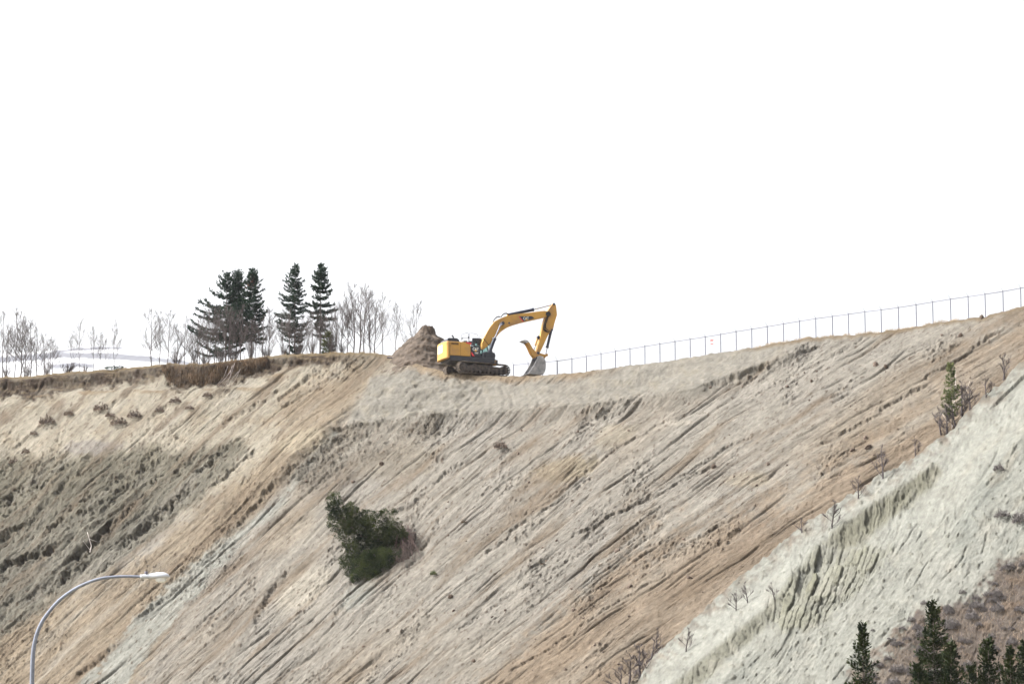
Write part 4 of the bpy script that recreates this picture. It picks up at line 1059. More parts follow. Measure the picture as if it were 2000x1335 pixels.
def fence():
    HT = 1.95
    tops = [at(x, y, fence_D(x)) for x, y in FT]
    root = empty('chain_link_fence', tops[0] - Vector((0, 0, HT)))
    tag(root, 'long grey chain link fence with leaning barbed wire arms along the right hand crest', 'fence')
    o0 = root.location
    pm = MB(); pm.tube([(0, 0, -HT - 0.5), (0, 0, 0.0)], 0.038, 8); pm.tube([(0, 0, -0.02), (0, 0, 0.05)], 0.045, 8); pme = pm.mesh('post'); pme.materials.append(M['galv'])
    bm2 = MB(); bm2.tube([(0, 0, -HT - 0.5), (0, 0, 0.02)], 0.05, 8); bme = bm2.mesh('terminal_post'); bme.materials.append(M['galv'])
    am = MB(); am.tube([(0, 0, 0.02), (-0.20, -0.08, 0.36)], [0.022, 0.012], 5); ame = am.mesh('barb_arm'); ame.materials.append(M['wire'])
    n = len(tops)
    for i, t in enumerate(tops):
        p = link('post', bme if i == 3 else pme, None, root, t - o0)
        link('barb_arm', ame, None, p)
    for i in range(n - 1):
        a, b = tops[i] - o0, tops[i + 1] - o0
        rl = MB(); rl.tube([a + Vector((0, 0, -0.03)), b + Vector((0, 0, -0.03))], 0.03, 6); rl.build('top_rail', M['galv'], root)
        if i % 1 == 0:
            w = MB(); V = []; Fc = []
            d = b - a; Lh = d.length; u = d / Lh; up = Vector((0, 0, 1)); nn = u.cross(up).normalized()
            ph = 0.085; hw = 0.0016
            hgt = HT - 0.05; k = -int(hgt / ph) - 1
            while k * ph < Lh:
                for sgn in (1, -1):
                    s0, z0, s1, z1_ = (k * ph, 0.0, k * ph + hgt, hgt)
                    if s0 < 0: z0 = -s0; s0 = 0
                    if s1 > Lh: z1_ -= (s1 - Lh); s1 = Lh
                    if s1 - s0 < 0.01: continue
                    if sgn < 0: z0, z1_ = hgt - z0, hgt - z1_
                    A = a + u * s0 + Vector((0, 0, -HT + 0.02 + z0)); B = a + u * s1 + Vector((0, 0, -HT + 0.02 + z1_))
                    A.z += 0 ; dd = (B - A).normalized(); sd_ = dd.cross(nn) * hw; off = nn * (0.003 * sgn)
                    V += [A - sd_ + off, A + sd_ + off, B + sd_ + off, B - sd_ + off]; Fc.append((len(V) - 4, len(V) - 3, len(V) - 2, len(V) - 1))
                k += 1
            me = np_mesh('chain_link_panel', np.array([v[:] for v in V]), np.array(Fc))
            link('chain_link_panel', me, M['wire'], root)
    # barbed strands between the arm tips
    bw = MB()
    for f in (0.55, 0.95):
        bw.tube([t - o0 + Vector((-0.20 * f, -0.08 * f, 0.02 + 0.34 * f)) for t in tops], 0.0035, 3)
    bw.build('barbed_wire', M['wire'], root)
    # two notice boards hung on the wire
    def board(px, py, wpx, hpx, label, red):
        D = fence_D(px) - 0.06
        c = at(px, py, D); k = D / F
        dv = (tops[14] - tops[10]).normalized(); ang = math.atan2(dv.y, dv.x)
        r_ = empty('notice_board', c, ang); tag(r_, label, 'sign', 'notice boards on the fence')
        w_, h_ = wpx * k / math.cos(ang) / 2, hpx * k / 2
        m = MB(); m.box((-w_, -0.006, -h_), (w_, 0.006, h_)); m.build('board', M['white'] if red else M['board'], r_)
        if red:
            for zz, nm in ((0.42, 1), (-0.42, 1)):
                t = MB()
                z0 = zz * h_; x = -w_ * 0.78
                for q in range(5):                  # worn red lettering, not legible in the photo: a row of heavy strokes
                    t.prism([(x, z0 - h_ * 0.2), (x + w_ * 0.24, z0 - h_ * 0.2), (x + w_ * 0.31, z0 + h_ * 0.2), (x + w_ * 0.07, z0 + h_ * 0.2)], -0.011, -0.0065)
                    x += w_ * 0.32
                t.build('red_marking', M['red'], r_)
    board(1390.5, 668, 7.6, 17, 'white notice board with two rows of red marking on the fence', True)
    board(1273.5, 686, 5.2, 14, 'plain faded pinkish notice board on the fence', False)
M['board'] = mottled('faded pinkish board', (0.62, 0.56, 0.57), (0.70, 0.64, 0.65), 4.0, 0.6)
fence()

# ------------------------------------------------------------------ the street lamp in the near left corner
def street_lamp():
    D = 72.0
    pts = [(62.4, 1335), (63.2, 1301), (65.2, 1270), (71.2, 1240), (82.2, 1214), (97, 1192.6), (117, 1170.6), (143, 1151.4), (168.5, 1138.6), (196, 1129.4), (223.5, 1125.8), (251, 1124.9), (280, 1125.4)]
    P = [at(x, y, D) for x, y in pts]
    base = Vector((P[0].x - 0.02, D, 0))
    root = empty('street_lamp', base)
    tag(root, 'tall grey street lamp with curved arm and pale cobra head in the lower left corner', 'street lamp')
    m = MB()
    m.tube([(0, 0, 0), (0, 0, 0.02), (0.0, 0, 2.0), (0.01, 0, 4.5)] + [p - base for p in P[:2]], [0.11, 0.10, 0.09, 0.075, 0.058, 0.056], 20, cap=False)
    m.build('pole', M['pole'], root, smooth=True)
    pl = MB(); pl.box((-0.2, -0.2, 0.005), (0.2, 0.2, 0.05)); pl.build('base_plate', M['pole'], root, bevel=0.01)
    # smooth the arm with a spline through the traced points
    Q = [p - base for p in P[1:]]
    C = []
    for i in range(len(Q) - 1):
        p0, p1, p2, p3 = Q[max(i - 1, 0)], Q[i], Q[i + 1], Q[min(i + 2, len(Q) - 1)]
        for k in range(6):
            t = k / 6.0
            C.append(0.5 * ((2 * p1) + (-p0 + p2) * t + (2 * p0 - 5 * p1 + 4 * p2 - p3) * t * t + (-p0 + 3 * p1 - 3 * p2 + p3) * t ** 3))
    C.append(Q[-1])
    m = MB(); m.tube(C, list(np.linspace(0.056, 0.032, len(C))), 20, cap=False)
    m.build('arm', M['pole'], root, smooth=True)
    # head: lofted housing
    h0 = at(274, 1125.4, D) - base; k = D / F
    sec = [(0, 3.7, 4.1), (4, 4.0, 4.4), (16, 4.2, 4.6), (24, 5.8, 4.5), (32, 8.5, 4.9), (40, 10.2, 4.8), (48, 10.0, 4.4), (54, 7.6, 3.4), (58, 2.5, 1.4)]
    V = []; Fc = []; n = 20
    top = [(0, 4), (4, 4.3), (16, 5.6), (24, 7.0), (32, 8.4), (40, 9.0), (48, 8.2), (54, 5.6), (58.3, 1.0)]
    for (x, w, b_), (_, tp_) in zip(sec, top):
        for q in range(n):
            a = 2 * math.pi * q / n
            zz = math.sin(a); V.append((x * k, w * k * math.cos(a), (zz * tp_ if zz > 0 else zz * b_) * k))
    for i in range(len(sec) - 1):
        for q in range(n): Fc.append((i * n + q, i * n + (q + 1) % n, (i + 1) * n + (q + 1) % n, (i + 1) * n + q))
    Fc.append(tuple(range(n))); Fc.append(tuple(range((len(sec) - 1) * n, len(sec) * n)))
    m = MB(); m.add(V, Fc); hd = m.build('lamp_head', M['head'], root, smooth=True); hd.location = h0
    m = MB(); V = []; Fc = []
    rings = [(0, 1.0), (3.5, 0.97), (6.5, 0.82), (8.8, 0.55), (9.8, 0.22)]
    for dz, f in rings:
        for q in range(n):
            a = 2 * math.pi * q / n; V.append(((41 + 11.5 * f * math.cos(a)) * k, 8.2 * f * math.sin(a) * k, (-2.4 - dz) * k))
    for i in range(len(rings) - 1):
        for q in range(n): Fc.append((i * n + q, i * n + (q + 1) % n, (i + 1) * n + (q + 1) % n, (i + 1) * n + q))
    Fc.append(tuple(range((len(rings) - 1) * n, len(rings) * n)))
    m.add(V, Fc)
    gm, nt, b = nmat('ribbed lamp glass'); b.inputs['Base Color'].default_value = (0.72, 0.74, 0.74, 1); b.inputs['Roughness'].default_value = 0.12
    b.inputs['Transmission Weight'].default_value = 0.35
    m.build('lens', gm, hd, smooth=True)
    m = MB(); m.tube([(11.5 * k, 0, 4.5 * k), (11.5 * k, 0, 6.5 * k)], 1.6 * k, 12); m.tube([(11.5 * k, 0, 6.2 * k), (11.5 * k, 0, 10.2 * k)], 3.2 * k, 14); m.build('photocell', M['galv'], hd)
    m = MB(); m.tube([(41 * k - 12.3 * k, 0, -2.3 * k), (41 * k - 12.3 * k, 0, -3.2 * k)], 0.4 * k, 6)
    m.build('clip', M['galv'], hd)
street_lamp()
# ------------------------------------------------------------------ vegetation builders
rnd = random.Random(7)
def cards_mesh(name, C, Dv, ln, wd, rng, bend=0.0):
    """many small leaf blades: centres C, directions Dv, lengths, widths"""
    C = np.asarray(C, float); Dv = np.asarray(Dv, float); n = len(C)
    Dv = Dv / np.maximum(np.linalg.norm(Dv, axis=1, keepdims=True), 1e-6)
    rv = rng.normal(size=(n, 3)); s = np.cross(Dv, rv); s /= np.maximum(np.linalg.norm(s, axis=1, keepdims=True), 1e-6)
    ln = np.broadcast_to(np.asarray(ln, float).reshape(-1, 1), (n, 1)); wd = np.broadcast_to(np.asarray(wd, float).reshape(-1, 1), (n, 1))
    V = np.stack([C, C + Dv * ln * 0.45 + s * wd * 0.5, C + Dv * ln, C + Dv * ln * 0.45 - s * wd * 0.5], 1).reshape(-1, 3)
    return np_mesh(name, V, np.arange(4 * n).reshape(-1, 4))

def conifer_meshes(H, prof, seed, spacing=0.30, per=6, droop=0.25, side=None, size=0.2, tufts=1.0, gap=0.0, trunk_r=0.09, tops=(0.0,), base_gap=0.0):
    """prof: (fraction below the top, branch length). side=(azimuth, gain): longer branches on one side"""
    rng = np.random.default_rng(seed)
    px_, py_ = zip(*prof)
    tr = MB(); C = []; Dv = []; L = []
    tr.tube([(0, 0, -0.4), (0.02, 0, H * 0.3), (-0.02, 0.01, H * 0.65), (0, 0, H)], [trunk_r, trunk_r * 0.8, trunk_r * 0.5, 0.012], 8)
    z = H - 0.05
    while z > H * base_gap:
        f = 1 - z / H
        R0 = np.interp(f, px_, py_)
        nb = per if f > 0.06 else 4
        a0 = rng.uniform(0, 6.28)
        for k in range(nb):
            if rng.random() < gap: continue
            az = a0 + 6.283 * k / nb + rng.uniform(-0.35, 0.35)
            ln = R0 * rng.uniform(0.6, 1.15)
            if side: ln *= 1 + side[1] * max(0, math.cos(az - side[0])) - 0.35 * side[1] * max(0, -math.cos(az - side[0]))
            if ln < 0.06: continue
            up = 0.9 - 1.6 * min(f * 2.2, 0.75) - droop * rng.uniform(0.4, 1.2) + rng.normal() * 0.16
            hz = np.array([math.cos(az), math.sin(az), 0]); zz = z + rng.uniform(-0.1, 0.1)
            npt = max(3, int(ln / 0.10))
            ts = np.linspace(0.06, 1, npt)
            P = np.array([0, 0, zz]) + hz * ln * ts[:, None] + np.array([0, 0, 1.0]) * (ln * (up * ts * 0.6 + 0.38 * ts ** 2.2))[:, None]
            if ln > 0.5: tr.tube([P[0] * 0.999 - hz * 0.05, P[npt // 2], P[-1]], [0.012 + 0.012 * ln, 0.01 + 0.006 * ln, 0.004], 4, cap=False)
            dirb = np.gradient(P, axis=0)
            lat = np.cross(hz, [0, 0, 1])
            for i in range(npt):
                m = rng.poisson(8.0 * tufts)
                sw = 0.45 * ln * (1 - ts[i]) * 0.55 + 0.06
                for _ in range(m):
                    sd_ = rng.uniform(-1, 1)
                    C.append(P[i] + lat * sd_ * sw * 0.7 + np.array([0, 0, rng.normal() * 0.07 - 0.10 * abs(sd_) * sw]))
                    d = dirb[i] / (np.linalg.norm(dirb[i]) + 1e-6) + lat * sd_ * 0.9 + rng.normal(size=3) * 0.33
                    Dv.append(d); L.append(size * rng.uniform(0.6, 1.25))
        z -= spacing * rng.uniform(0.75, 1.25) * (0.55 + 0.6 * min(1, f * 3))
    # leader
    for _ in range(int(26 * tufts)):
        C.append((0, 0, H - rng.uniform(-0.05, 0.35))); Dv.append((rng.normal() * 0.5, rng.normal() * 0.5, 1.0)); L.append(size * 0.8)
    L = np.array(L)
    fol = cards_mesh('foliage', C, Dv, L, L * 0.42, rng)
    return tr.mesh('trunk'), fol
def conifer(name, loc, meshes, label, cat, mat, group=None, rz=0.0, sc=1.0, tilt=(0, 0), cones=None):
    r = empty(name, loc, rz); r.scale = (sc, sc, sc); r.rotation_euler = (tilt[0], tilt[1], rz)
    tag(r, label, cat, group)
    link('trunk', meshes[0], M['bark'], r); link('crown', meshes[1], M[mat], r)
    if cones:
        rng = random.Random(5); H, n, w = cones
        m = MB()
        for _ in range(n):
            zz = H - rng.uniform(0.25, 1.9); a = rng.uniform(0, 6.28); q = rng.uniform(0.3, 0.95) * w * (H - zz)
            x, y = q * math.cos(a), q * math.sin(a)
            m.tube([(x, y, zz), (x, y, zz - 0.05), (x * 1.03, y * 1.03, zz - 0.13)], [0.012, 0.035, 0.012], 6)
        tag(m.build('cones', M['cone'], r), kind='stuff')
    return r

def bare_meshes(H, seed, n1=13, spread=0.7, start=0.25, r0=0.05, fork=False, lean=0.0, twig=1.0):
    """a leafless tree: trunk mesh and one mesh of branches"""
    rng = random.Random(seed)
    tr = MB(); br = MB()
    pts = [Vector((0, 0, -0.3))]; x = y = 0
    N = 8
    for i in range(1, N + 1):
        x += rng.uniform(-0.02, 0.02) * H + lean * H / N * 0.4; y += rng.uniform(-0.015, 0.015) * H
        pts.append(Vector((x, y, H * i / N)))
    rad = [r0 * (1 - 0.9 * i / N) + 0.004 for i in range(N + 1)]
    tr.tube(pts, rad, 6)
    def on(t):
        f = t * N; i = min(int(f), N - 1); return pts[i].lerp(pts[i + 1], f - i)
    def shoot(p, d, ln, r, lev):
        q = [p]; dd = d.copy(); n = 3 if lev < 2 else 2
        for k in range(n):
            dd = (dd + Vector((rng.uniform(-.18, .18), rng.uniform(-.18, .18), 0.16 * rng.random()))).normalized(); q.append(q[-1] + dd * ln / n)
        br.tube(q, [r * (1 - 0.75 * k / n) for k in range(n + 1)], 3, cap=False)
        if lev < 2:
            for k in range(rng.randint(5, 8) if lev == 0 else rng.randint(3, 4)):
                t = rng.uniform(0.25, 1.0) * n; i = min(int(t), n - 1)
                pp = q[i].lerp(q[i + 1], t - i); side = Vector((rng.uniform(-1, 1), rng.uniform(-1, 1), rng.uniform(-0.1, 0.6)))
                shoot(pp, (dd * 0.8 + side * 0.75).normalized(), ln * rng.uniform(0.35, 0.6), max(r * 0.6, 0.009 * twig), lev + 1)
    for k in range(n1):
        t = start + (0.97 - start) * (k + rng.random()) / n1
        a = rng.uniform(0, 6.28); el = 0.75 + 0.5 * t
        d = Vector((math.cos(a) * spread, math.sin(a) * spread, el)).normalized()
        shoot(on(t), d, H * (0.42 * (1 - t) + 0.09) * rng.uniform(0.7, 1.2), max(0.5 * rad[min(int(t * N), N)], 0.012), 0)
    return tr.mesh('trunk'), br.mesh('branches')
BARE = [bare_meshes(5.0, 100 + i, n1=13 + i, spread=(0.6, 0.85, 0.7, 1.0, 0.65, 0.9)[i], start=(0.14, 0.1, 0.2, 0.12, 0.08, 0.16)[i], r0=(0.055, 0.05, 0.04, 0.06, 0.045, 0.05)[i]) for i in range(6)]
THIN = [bare_meshes(5.0, 140 + i, n1=11, spread=0.45, start=0.15, r0=0.032) for i in range(4)]
def bare_tree(px, top, var, label, group, d=5.0, thin=False, rz=None, mat='twig'):
    b = plateau(px, d)
    t = at(px, top, b.y)
    r = empty('bare_tree', b, rnd.uniform(0, 6.28) if rz is None else rz)
    s = (t.z - b.z) / 5.0
    r.scale = (s * rnd.uniform(0.85, 1.1),) * 2 + (s,)
    tag(r, label, 'bare tree', group)
    me = (THIN if thin else BARE)[var]
    link('trunk', me[0], M[mat], r); link('branches', me[1], M[mat], r)
    return r

def shrub_mesh(seed, n=26, hgt=1.0, wid=0.8, r=0.018, levels=2):
    rng = random.Random(seed); m = MB()
    for k in range(n):
        a = rng.uniform(0, 6.28); q = rng.random() ** 0.6
        d = Vector((math.cos(a) * q * wid, math.sin(a) * q * wid, hgt)).normalized(); L = hgt * rng.uniform(0.6, 1.05)
        p = Vector((rng.uniform(-.08, .08), rng.uniform(-.08, .08), -0.1)); pts = [p]
        for i in range(4):
            d = (d + Vector((rng.uniform(-.2, .2), rng.uniform(-.2, .2), rng.uniform(-0.02, .16)))).normalized(); pts.append(pts[-1] + d * L / 4)
        m.tube(pts, [r, r * .8, r * .6, r * .45, r * .3], 3, cap=False)
        for _ in range(5 * levels):
            i = rng.randint(1, 3); pp = pts[i].lerp(pts[i + 1], rng.random())
            e = (d + Vector((rng.uniform(-1, 1), rng.uniform(-1, 1), rng.uniform(-0.2, 0.8))) * 0.8).normalized()
            ln = L * rng.uniform(0.12, 0.34)
            mid_ = pp + e * ln * 0.5 + Vector((rng.uniform(-.03, .03), rng.uniform(-.03, .03), 0.02))
            m.tube([pp, mid_, pp + e * ln], [r * .45, r * .35, r * .2], 3, cap=False)
    return m.mesh('bare_shrub')
SHRUB = [shrub_mesh(300 + i, n=(22, 30, 12, 18)[i], wid=(0.8, 1.1, 0.6, 0.9)[i]) for i in range(4)]
def bush_mesh(seed, n=420, h=0.55, stiff=0.5, lw=0.12):
    """low dome of fine leaves and stems, one metre across"""
    rng = np.random.default_rng(seed)
    a = rng.uniform(0, 6.283, n); q = rng.random(n) ** 0.5 * 0.5; 
    dz = np.sqrt(np.maximum(0, 1 - (q / 0.52) ** 2)) * h
    z = dz * rng.uniform(0.15, 1.0, n) * (1 + 0.35 * np.sin(a * 3 + seed) )
    C = np.stack([q * np.cos(a), q * np.sin(a), z], 1)
    D_ = np.stack([np.cos(a) * q * 2, np.sin(a) * q * 2, 0.6 + rng.random(n)], 1) + rng.normal(size=(n, 3)) * stiff
    return cards_mesh('bush', C, D_, rng.uniform(0.10, 0.24, n), lw * rng.uniform(0.3, 0.7, n), rng)
SHRUBF = [shrub_mesh(330 + i, n=44, wid=1.0, r=0.010) for i in range(4)]
BUSH = [bush_mesh(400 + i) for i in range(5)]

# ------------------------------------------------------------------ spruces and bare trees along the crest on the left
def spruce_at(px, top, d, prof, seed, label, name='spruce_tree', mat='needle', **kw):
    b = plateau(px, d); t = at(px, top, b.y); Hh = t.z - b.z
    k = b.y / F
    pr = [(f, w * k) for f, w in prof]
    cones = kw.pop('cones', None)
    ms = conifer_meshes(Hh, pr, seed, **kw)
    return conifer(name, b, ms, label, 'spruce tree', mat, cones=(Hh, 130, 0.55) if cones else None)
spruce_at(441, 537, 8, [(0, 4), (0.1, 12), (0.25, 26), (0.42, 48), (0.6, 56), (0.8, 58), (1, 40)], 1, 'dark spruce with long ragged limbs reaching out left, leftmost of the crest spruces', side=(math.pi, 0.45), spacing=0.42, per=7, gap=0.40, droop=0.0, tufts=1.0, size=0.26, base_gap=0.12)
spruce_at(461, 533, 10, [(0, 6), (0.07, 13), (0.2, 19), (0.4, 24), (0.6, 30), (1, 30)], 2, 'dense dark spruce with a rounded blunt top beside the ragged one', spacing=0.34, per=7, droop=0.15, tufts=0.9, size=0.24, gap=0.08, base_gap=0.25)
spruce_at(491, 528, 8, [(0, 3), (0.1, 12), (0.25, 22), (0.42, 28), (0.55, 32), (0.75, 30), (1, 22)], 3, 'dark spruce with red brown cones crowding its top, third of the crest spruces', spacing=0.36, per=7, droop=0.2, tufts=1.05, size=0.25, gap=0.1, base_gap=0.25, cones=True)
spruce_at(575, 521, 7, [(0, 3), (0.08, 10), (0.2, 18), (0.33, 22), (0.5, 30), (0.62, 32), (0.75, 22), (1, 16)], 4, 'slender dark spruce standing alone with gaps low in its crown', spacing=0.40, per=6, gap=0.16, droop=0.2, tufts=1.0, size=0.25, side=(math.pi, 0.25))
spruce_at(625, 519, 8, [(0, 3), (0.06, 9), (0.15, 16), (0.3, 22), (0.45, 28), (0.58, 30), (0.62, 14), (0.8, 10), (1, 8)], 5, 'tall layered dark spruce furthest right on the crest, flat tiers of boughs', spacing=0.54, per=8, droop=0.3, tufts=1.1, gap=0.08, size=0.26, base_gap=0.2)
spruce_at(641, 652, 2.5, [(0, 3), (0.3, 10), (0.7, 15), (1, 14)], 6, 'small bright green young spruce at the foot of the tall layered one', mat='needle_o', spacing=0.22, per=6, droop=0.0, tufts=0.9, trunk_r=0.03)

GL = 'bare trees on the left edge of the crest'
for i, (x, t) in enumerate([(5, 617), (13, 640), (27, 610), (39, 622), (47, 634), (59, 630), (71, 645), (86, 655), (96, 662), (104, 668)]):
    bare_tree(x, t, i % 6, 'leafless grey tree in the loose clump at the far left end of the crest', GL, d=3 + (i * 1.7) % 6)
GM = 'bare saplings before the snowy hill'
for i, (x, t) in enumerate([(140, 655), (156, 630), (183, 640), (196, 652), (206, 664), (225, 634)]):
    bare_tree(x, t, i % 4, 'thin leafless sapling standing on the crest in front of the snowy hill', GM, d=2.5 + (i * 1.3) % 4, thin=True)
bare_tree(297, 606, 3, 'forked leafless tree with open crown between the snowy hill and the spruces', None, d=3)
GN = 'bare trees left of the spruces'
for i, (x, t) in enumerate([(311, 612), (327, 612), (346, 638), (362, 624), (374, 640), (386, 630)]):
    bare_tree(x, t, (i + 1) % 6, 'leafless grey tree in the row just left of the tall spruces', GN, d=4 + (i * 1.9) % 5)
GT = 'thicket at the foot of the spruces'
rt = random.Random(21)
for i in range(40):
    x = 388 + 272 * (i + rt.random()) / 40
    if 528 < x < 545: x -= 14
    bare_tree(x, rt.uniform(600, 655), i % 4 if i % 2 else i % 6, 'spindly grey sapling in the dense thicket at the foot of the spruces', GT, d=rt.uniform(1.2, 5.5), thin=bool(i % 2))
GR = 'bare trees right of the spruces'
for i, (x, t) in enumerate([(656, 600), (668, 592), (677, 580), (690, 560), (701, 566), (712, 562), (722, 574), (733, 590)]):
    bare_tree(x, t, (i * 2 + 1) % 6, 'leafless grey tree in the open group just right of the layered spruce', GR, d=2.5 + (i * 1.7) % 6)
bare_tree(748, 580, 0, 'slim leafless sapling, left one of the pair before the dirt mound', None, d=3, thin=True)
bare_tree(773, 597, 2, 'slim leafless sapling rising right behind the left foot of the dirt mound', None, d=5, thin=True)
bare_tree(812, 598, 3, 'very faint thin sapling rising behind the dirt mound itself', None, d=16, thin=True)

def shrub(p, wpx, hpx, var, label, group=None, mat='twig', name='bare_shrub', mesh=None, tilt=(0, 0), cat='shrub', sq=1.0):
    k = p.y / F
    o = link(name, (mesh or SHRUB)[var], None)
    if not o.data.materials: o.data.materials.append(M[mat])
    o.material_slots[0].link = 'OBJECT'; o.material_slots[0].material = M[mat]
    o.location = p; o.scale = (wpx * k, wpx * k * sq, hpx * k); o.rotation_euler = (tilt[0], tilt[1], rnd.uniform(0, 6.28))
    tag(o, label, cat, group)
    return o
GU = 'low brush between the crest trees'
for i, x in enumerate([12, 52, 92, 345, 380, 402, 430, 455, 490, 520, 555, 585, 610, 650, 668]):
    shrub(plateau(x, 1.2 + (i % 4) * 0.7), 20 + (i * 7) % 14, 24 + (i * 5) % 22, i % 4, 'low grey leafless brush growing between the trees on the left crest', GU, mat='twig', mesh=SHRUBF)
shrub(plateau(132, 2.0), 34, 26, 1, 'dark bare bush on the crest in front of the snow patch', mat='twig_d')
shrub(plateau(168, 2.0), 22, 18, 3, 'low dark bare bush beside the larger one on the crest', mat='twig_d')
shrub(plateau(227, 0.6), 40, 9, 2, 'low dark evergreen shrub creeping over the edge of the crest', mat='needle', name='evergreen_shrub', mesh=BUSH)

# ------------------------------------------------------------------ hanging turf, roots, log, dead wood
def turf_overhang():
    rng = np.random.default_rng(11); C = []; Dv = []; L = []; Wd = []
    n = 5200
    xs = rng.uniform(318, 524, n)
    base = plateau(420, 0.3)
    for x in xs:
        f = rng.random()
        ln = np.interp(x, [318, 330, 345, 400, 430, 460, 500, 524], [0.9, 2.9, 3.4, 2.8, 2.3, 1.7, 2.0, 0.8])
        cy = float(crest_y(x)); k = 19.0
        p = hill(x, cy + 0.5 + f * ln * 11.5)
        C.append(np.array(p[:]) + np.array([0, -0.30 - 0.45 * math.sin(math.pi * min(1, f * 1.1)) + 0.25 * rng.random(), 0.05])); Dv.append((rng.normal() * 0.16, -0.10 + rng.normal() * 0.12, -1)); L.append(rng.uniform(0.25, 0.7) * (0.5 + 0.5 * ln / 2)); Wd.append(rng.uniform(0.02, 0.06))
    V = np.array(C) - np.array(base[:])
    me = cards_mesh('turf_overhang', V, Dv, L, Wd, rng)
    o = link('turf_overhang', me, M['rootmat']); o.location = base
    tag(o, 'shaggy brown mat of turf and roots sagging over the crest below the spruces', 'turf mat')
turf_overhang()
def strands(name, base, lines, mat, label, cat, r=0.02):
    m = MB()
    for pts, rr in lines: m.tube([Vector(p) - base for p in pts], [rr * (1 - 0.6 * i / (len(pts) - 1)) for i in range(len(pts))], 5)
    o = m.build(name, M[mat]); o.location = base; tag(o, label, cat); return o
def off(px, py, o=0.35, s=None):
    p = (s or hill)(px, py); return Vector((p.x, p.y - o, p.z))
rr = random.Random(3)
b = off(440, 745)
strands('exposed_roots', b, [([off(x0, 718 + rr.uniform(-4, 8), 0.75), off((x0 + x1) / 2 + rr.uniform(-3, 3), 736, 0.95), off(x1, 752 + rr.uniform(-5, 4), 0.75)], 0.024) for x0, x1 in [(458, 424), (452, 430), (461, 437), (447, 421), (466, 446), (455, 441), (470, 452)]],
        'rootpale', 'bundle of pale exposed roots dangling under the turf edge', 'roots')
b = off(768, 700, 0.1)
strands('log', b, [([off(757, 698, 0.12), off(768, 699, 0.15), off(779, 702, 0.12)], 0.09)], 'twig_d', 'short dark log lying on the crest left of the dirt mound', 'log')
b = off(172, 1062, 0.6)
strands('dead_branch', b, [([off(172, 1070, 0.2), off(176, 1058, 0.8), off(175, 1046, 0.9), off(173, 1040, 0.8)], 0.05), ([off(176, 1052, 0.85), off(188, 1050, 0.8)], 0.03), ([off(173, 1066, 0.5), off(165, 1058, 0.7)], 0.03)],
        'twig_p', 'pale forked dead branch sticking out of a dark hollow in the outcrop', 'dead branch')

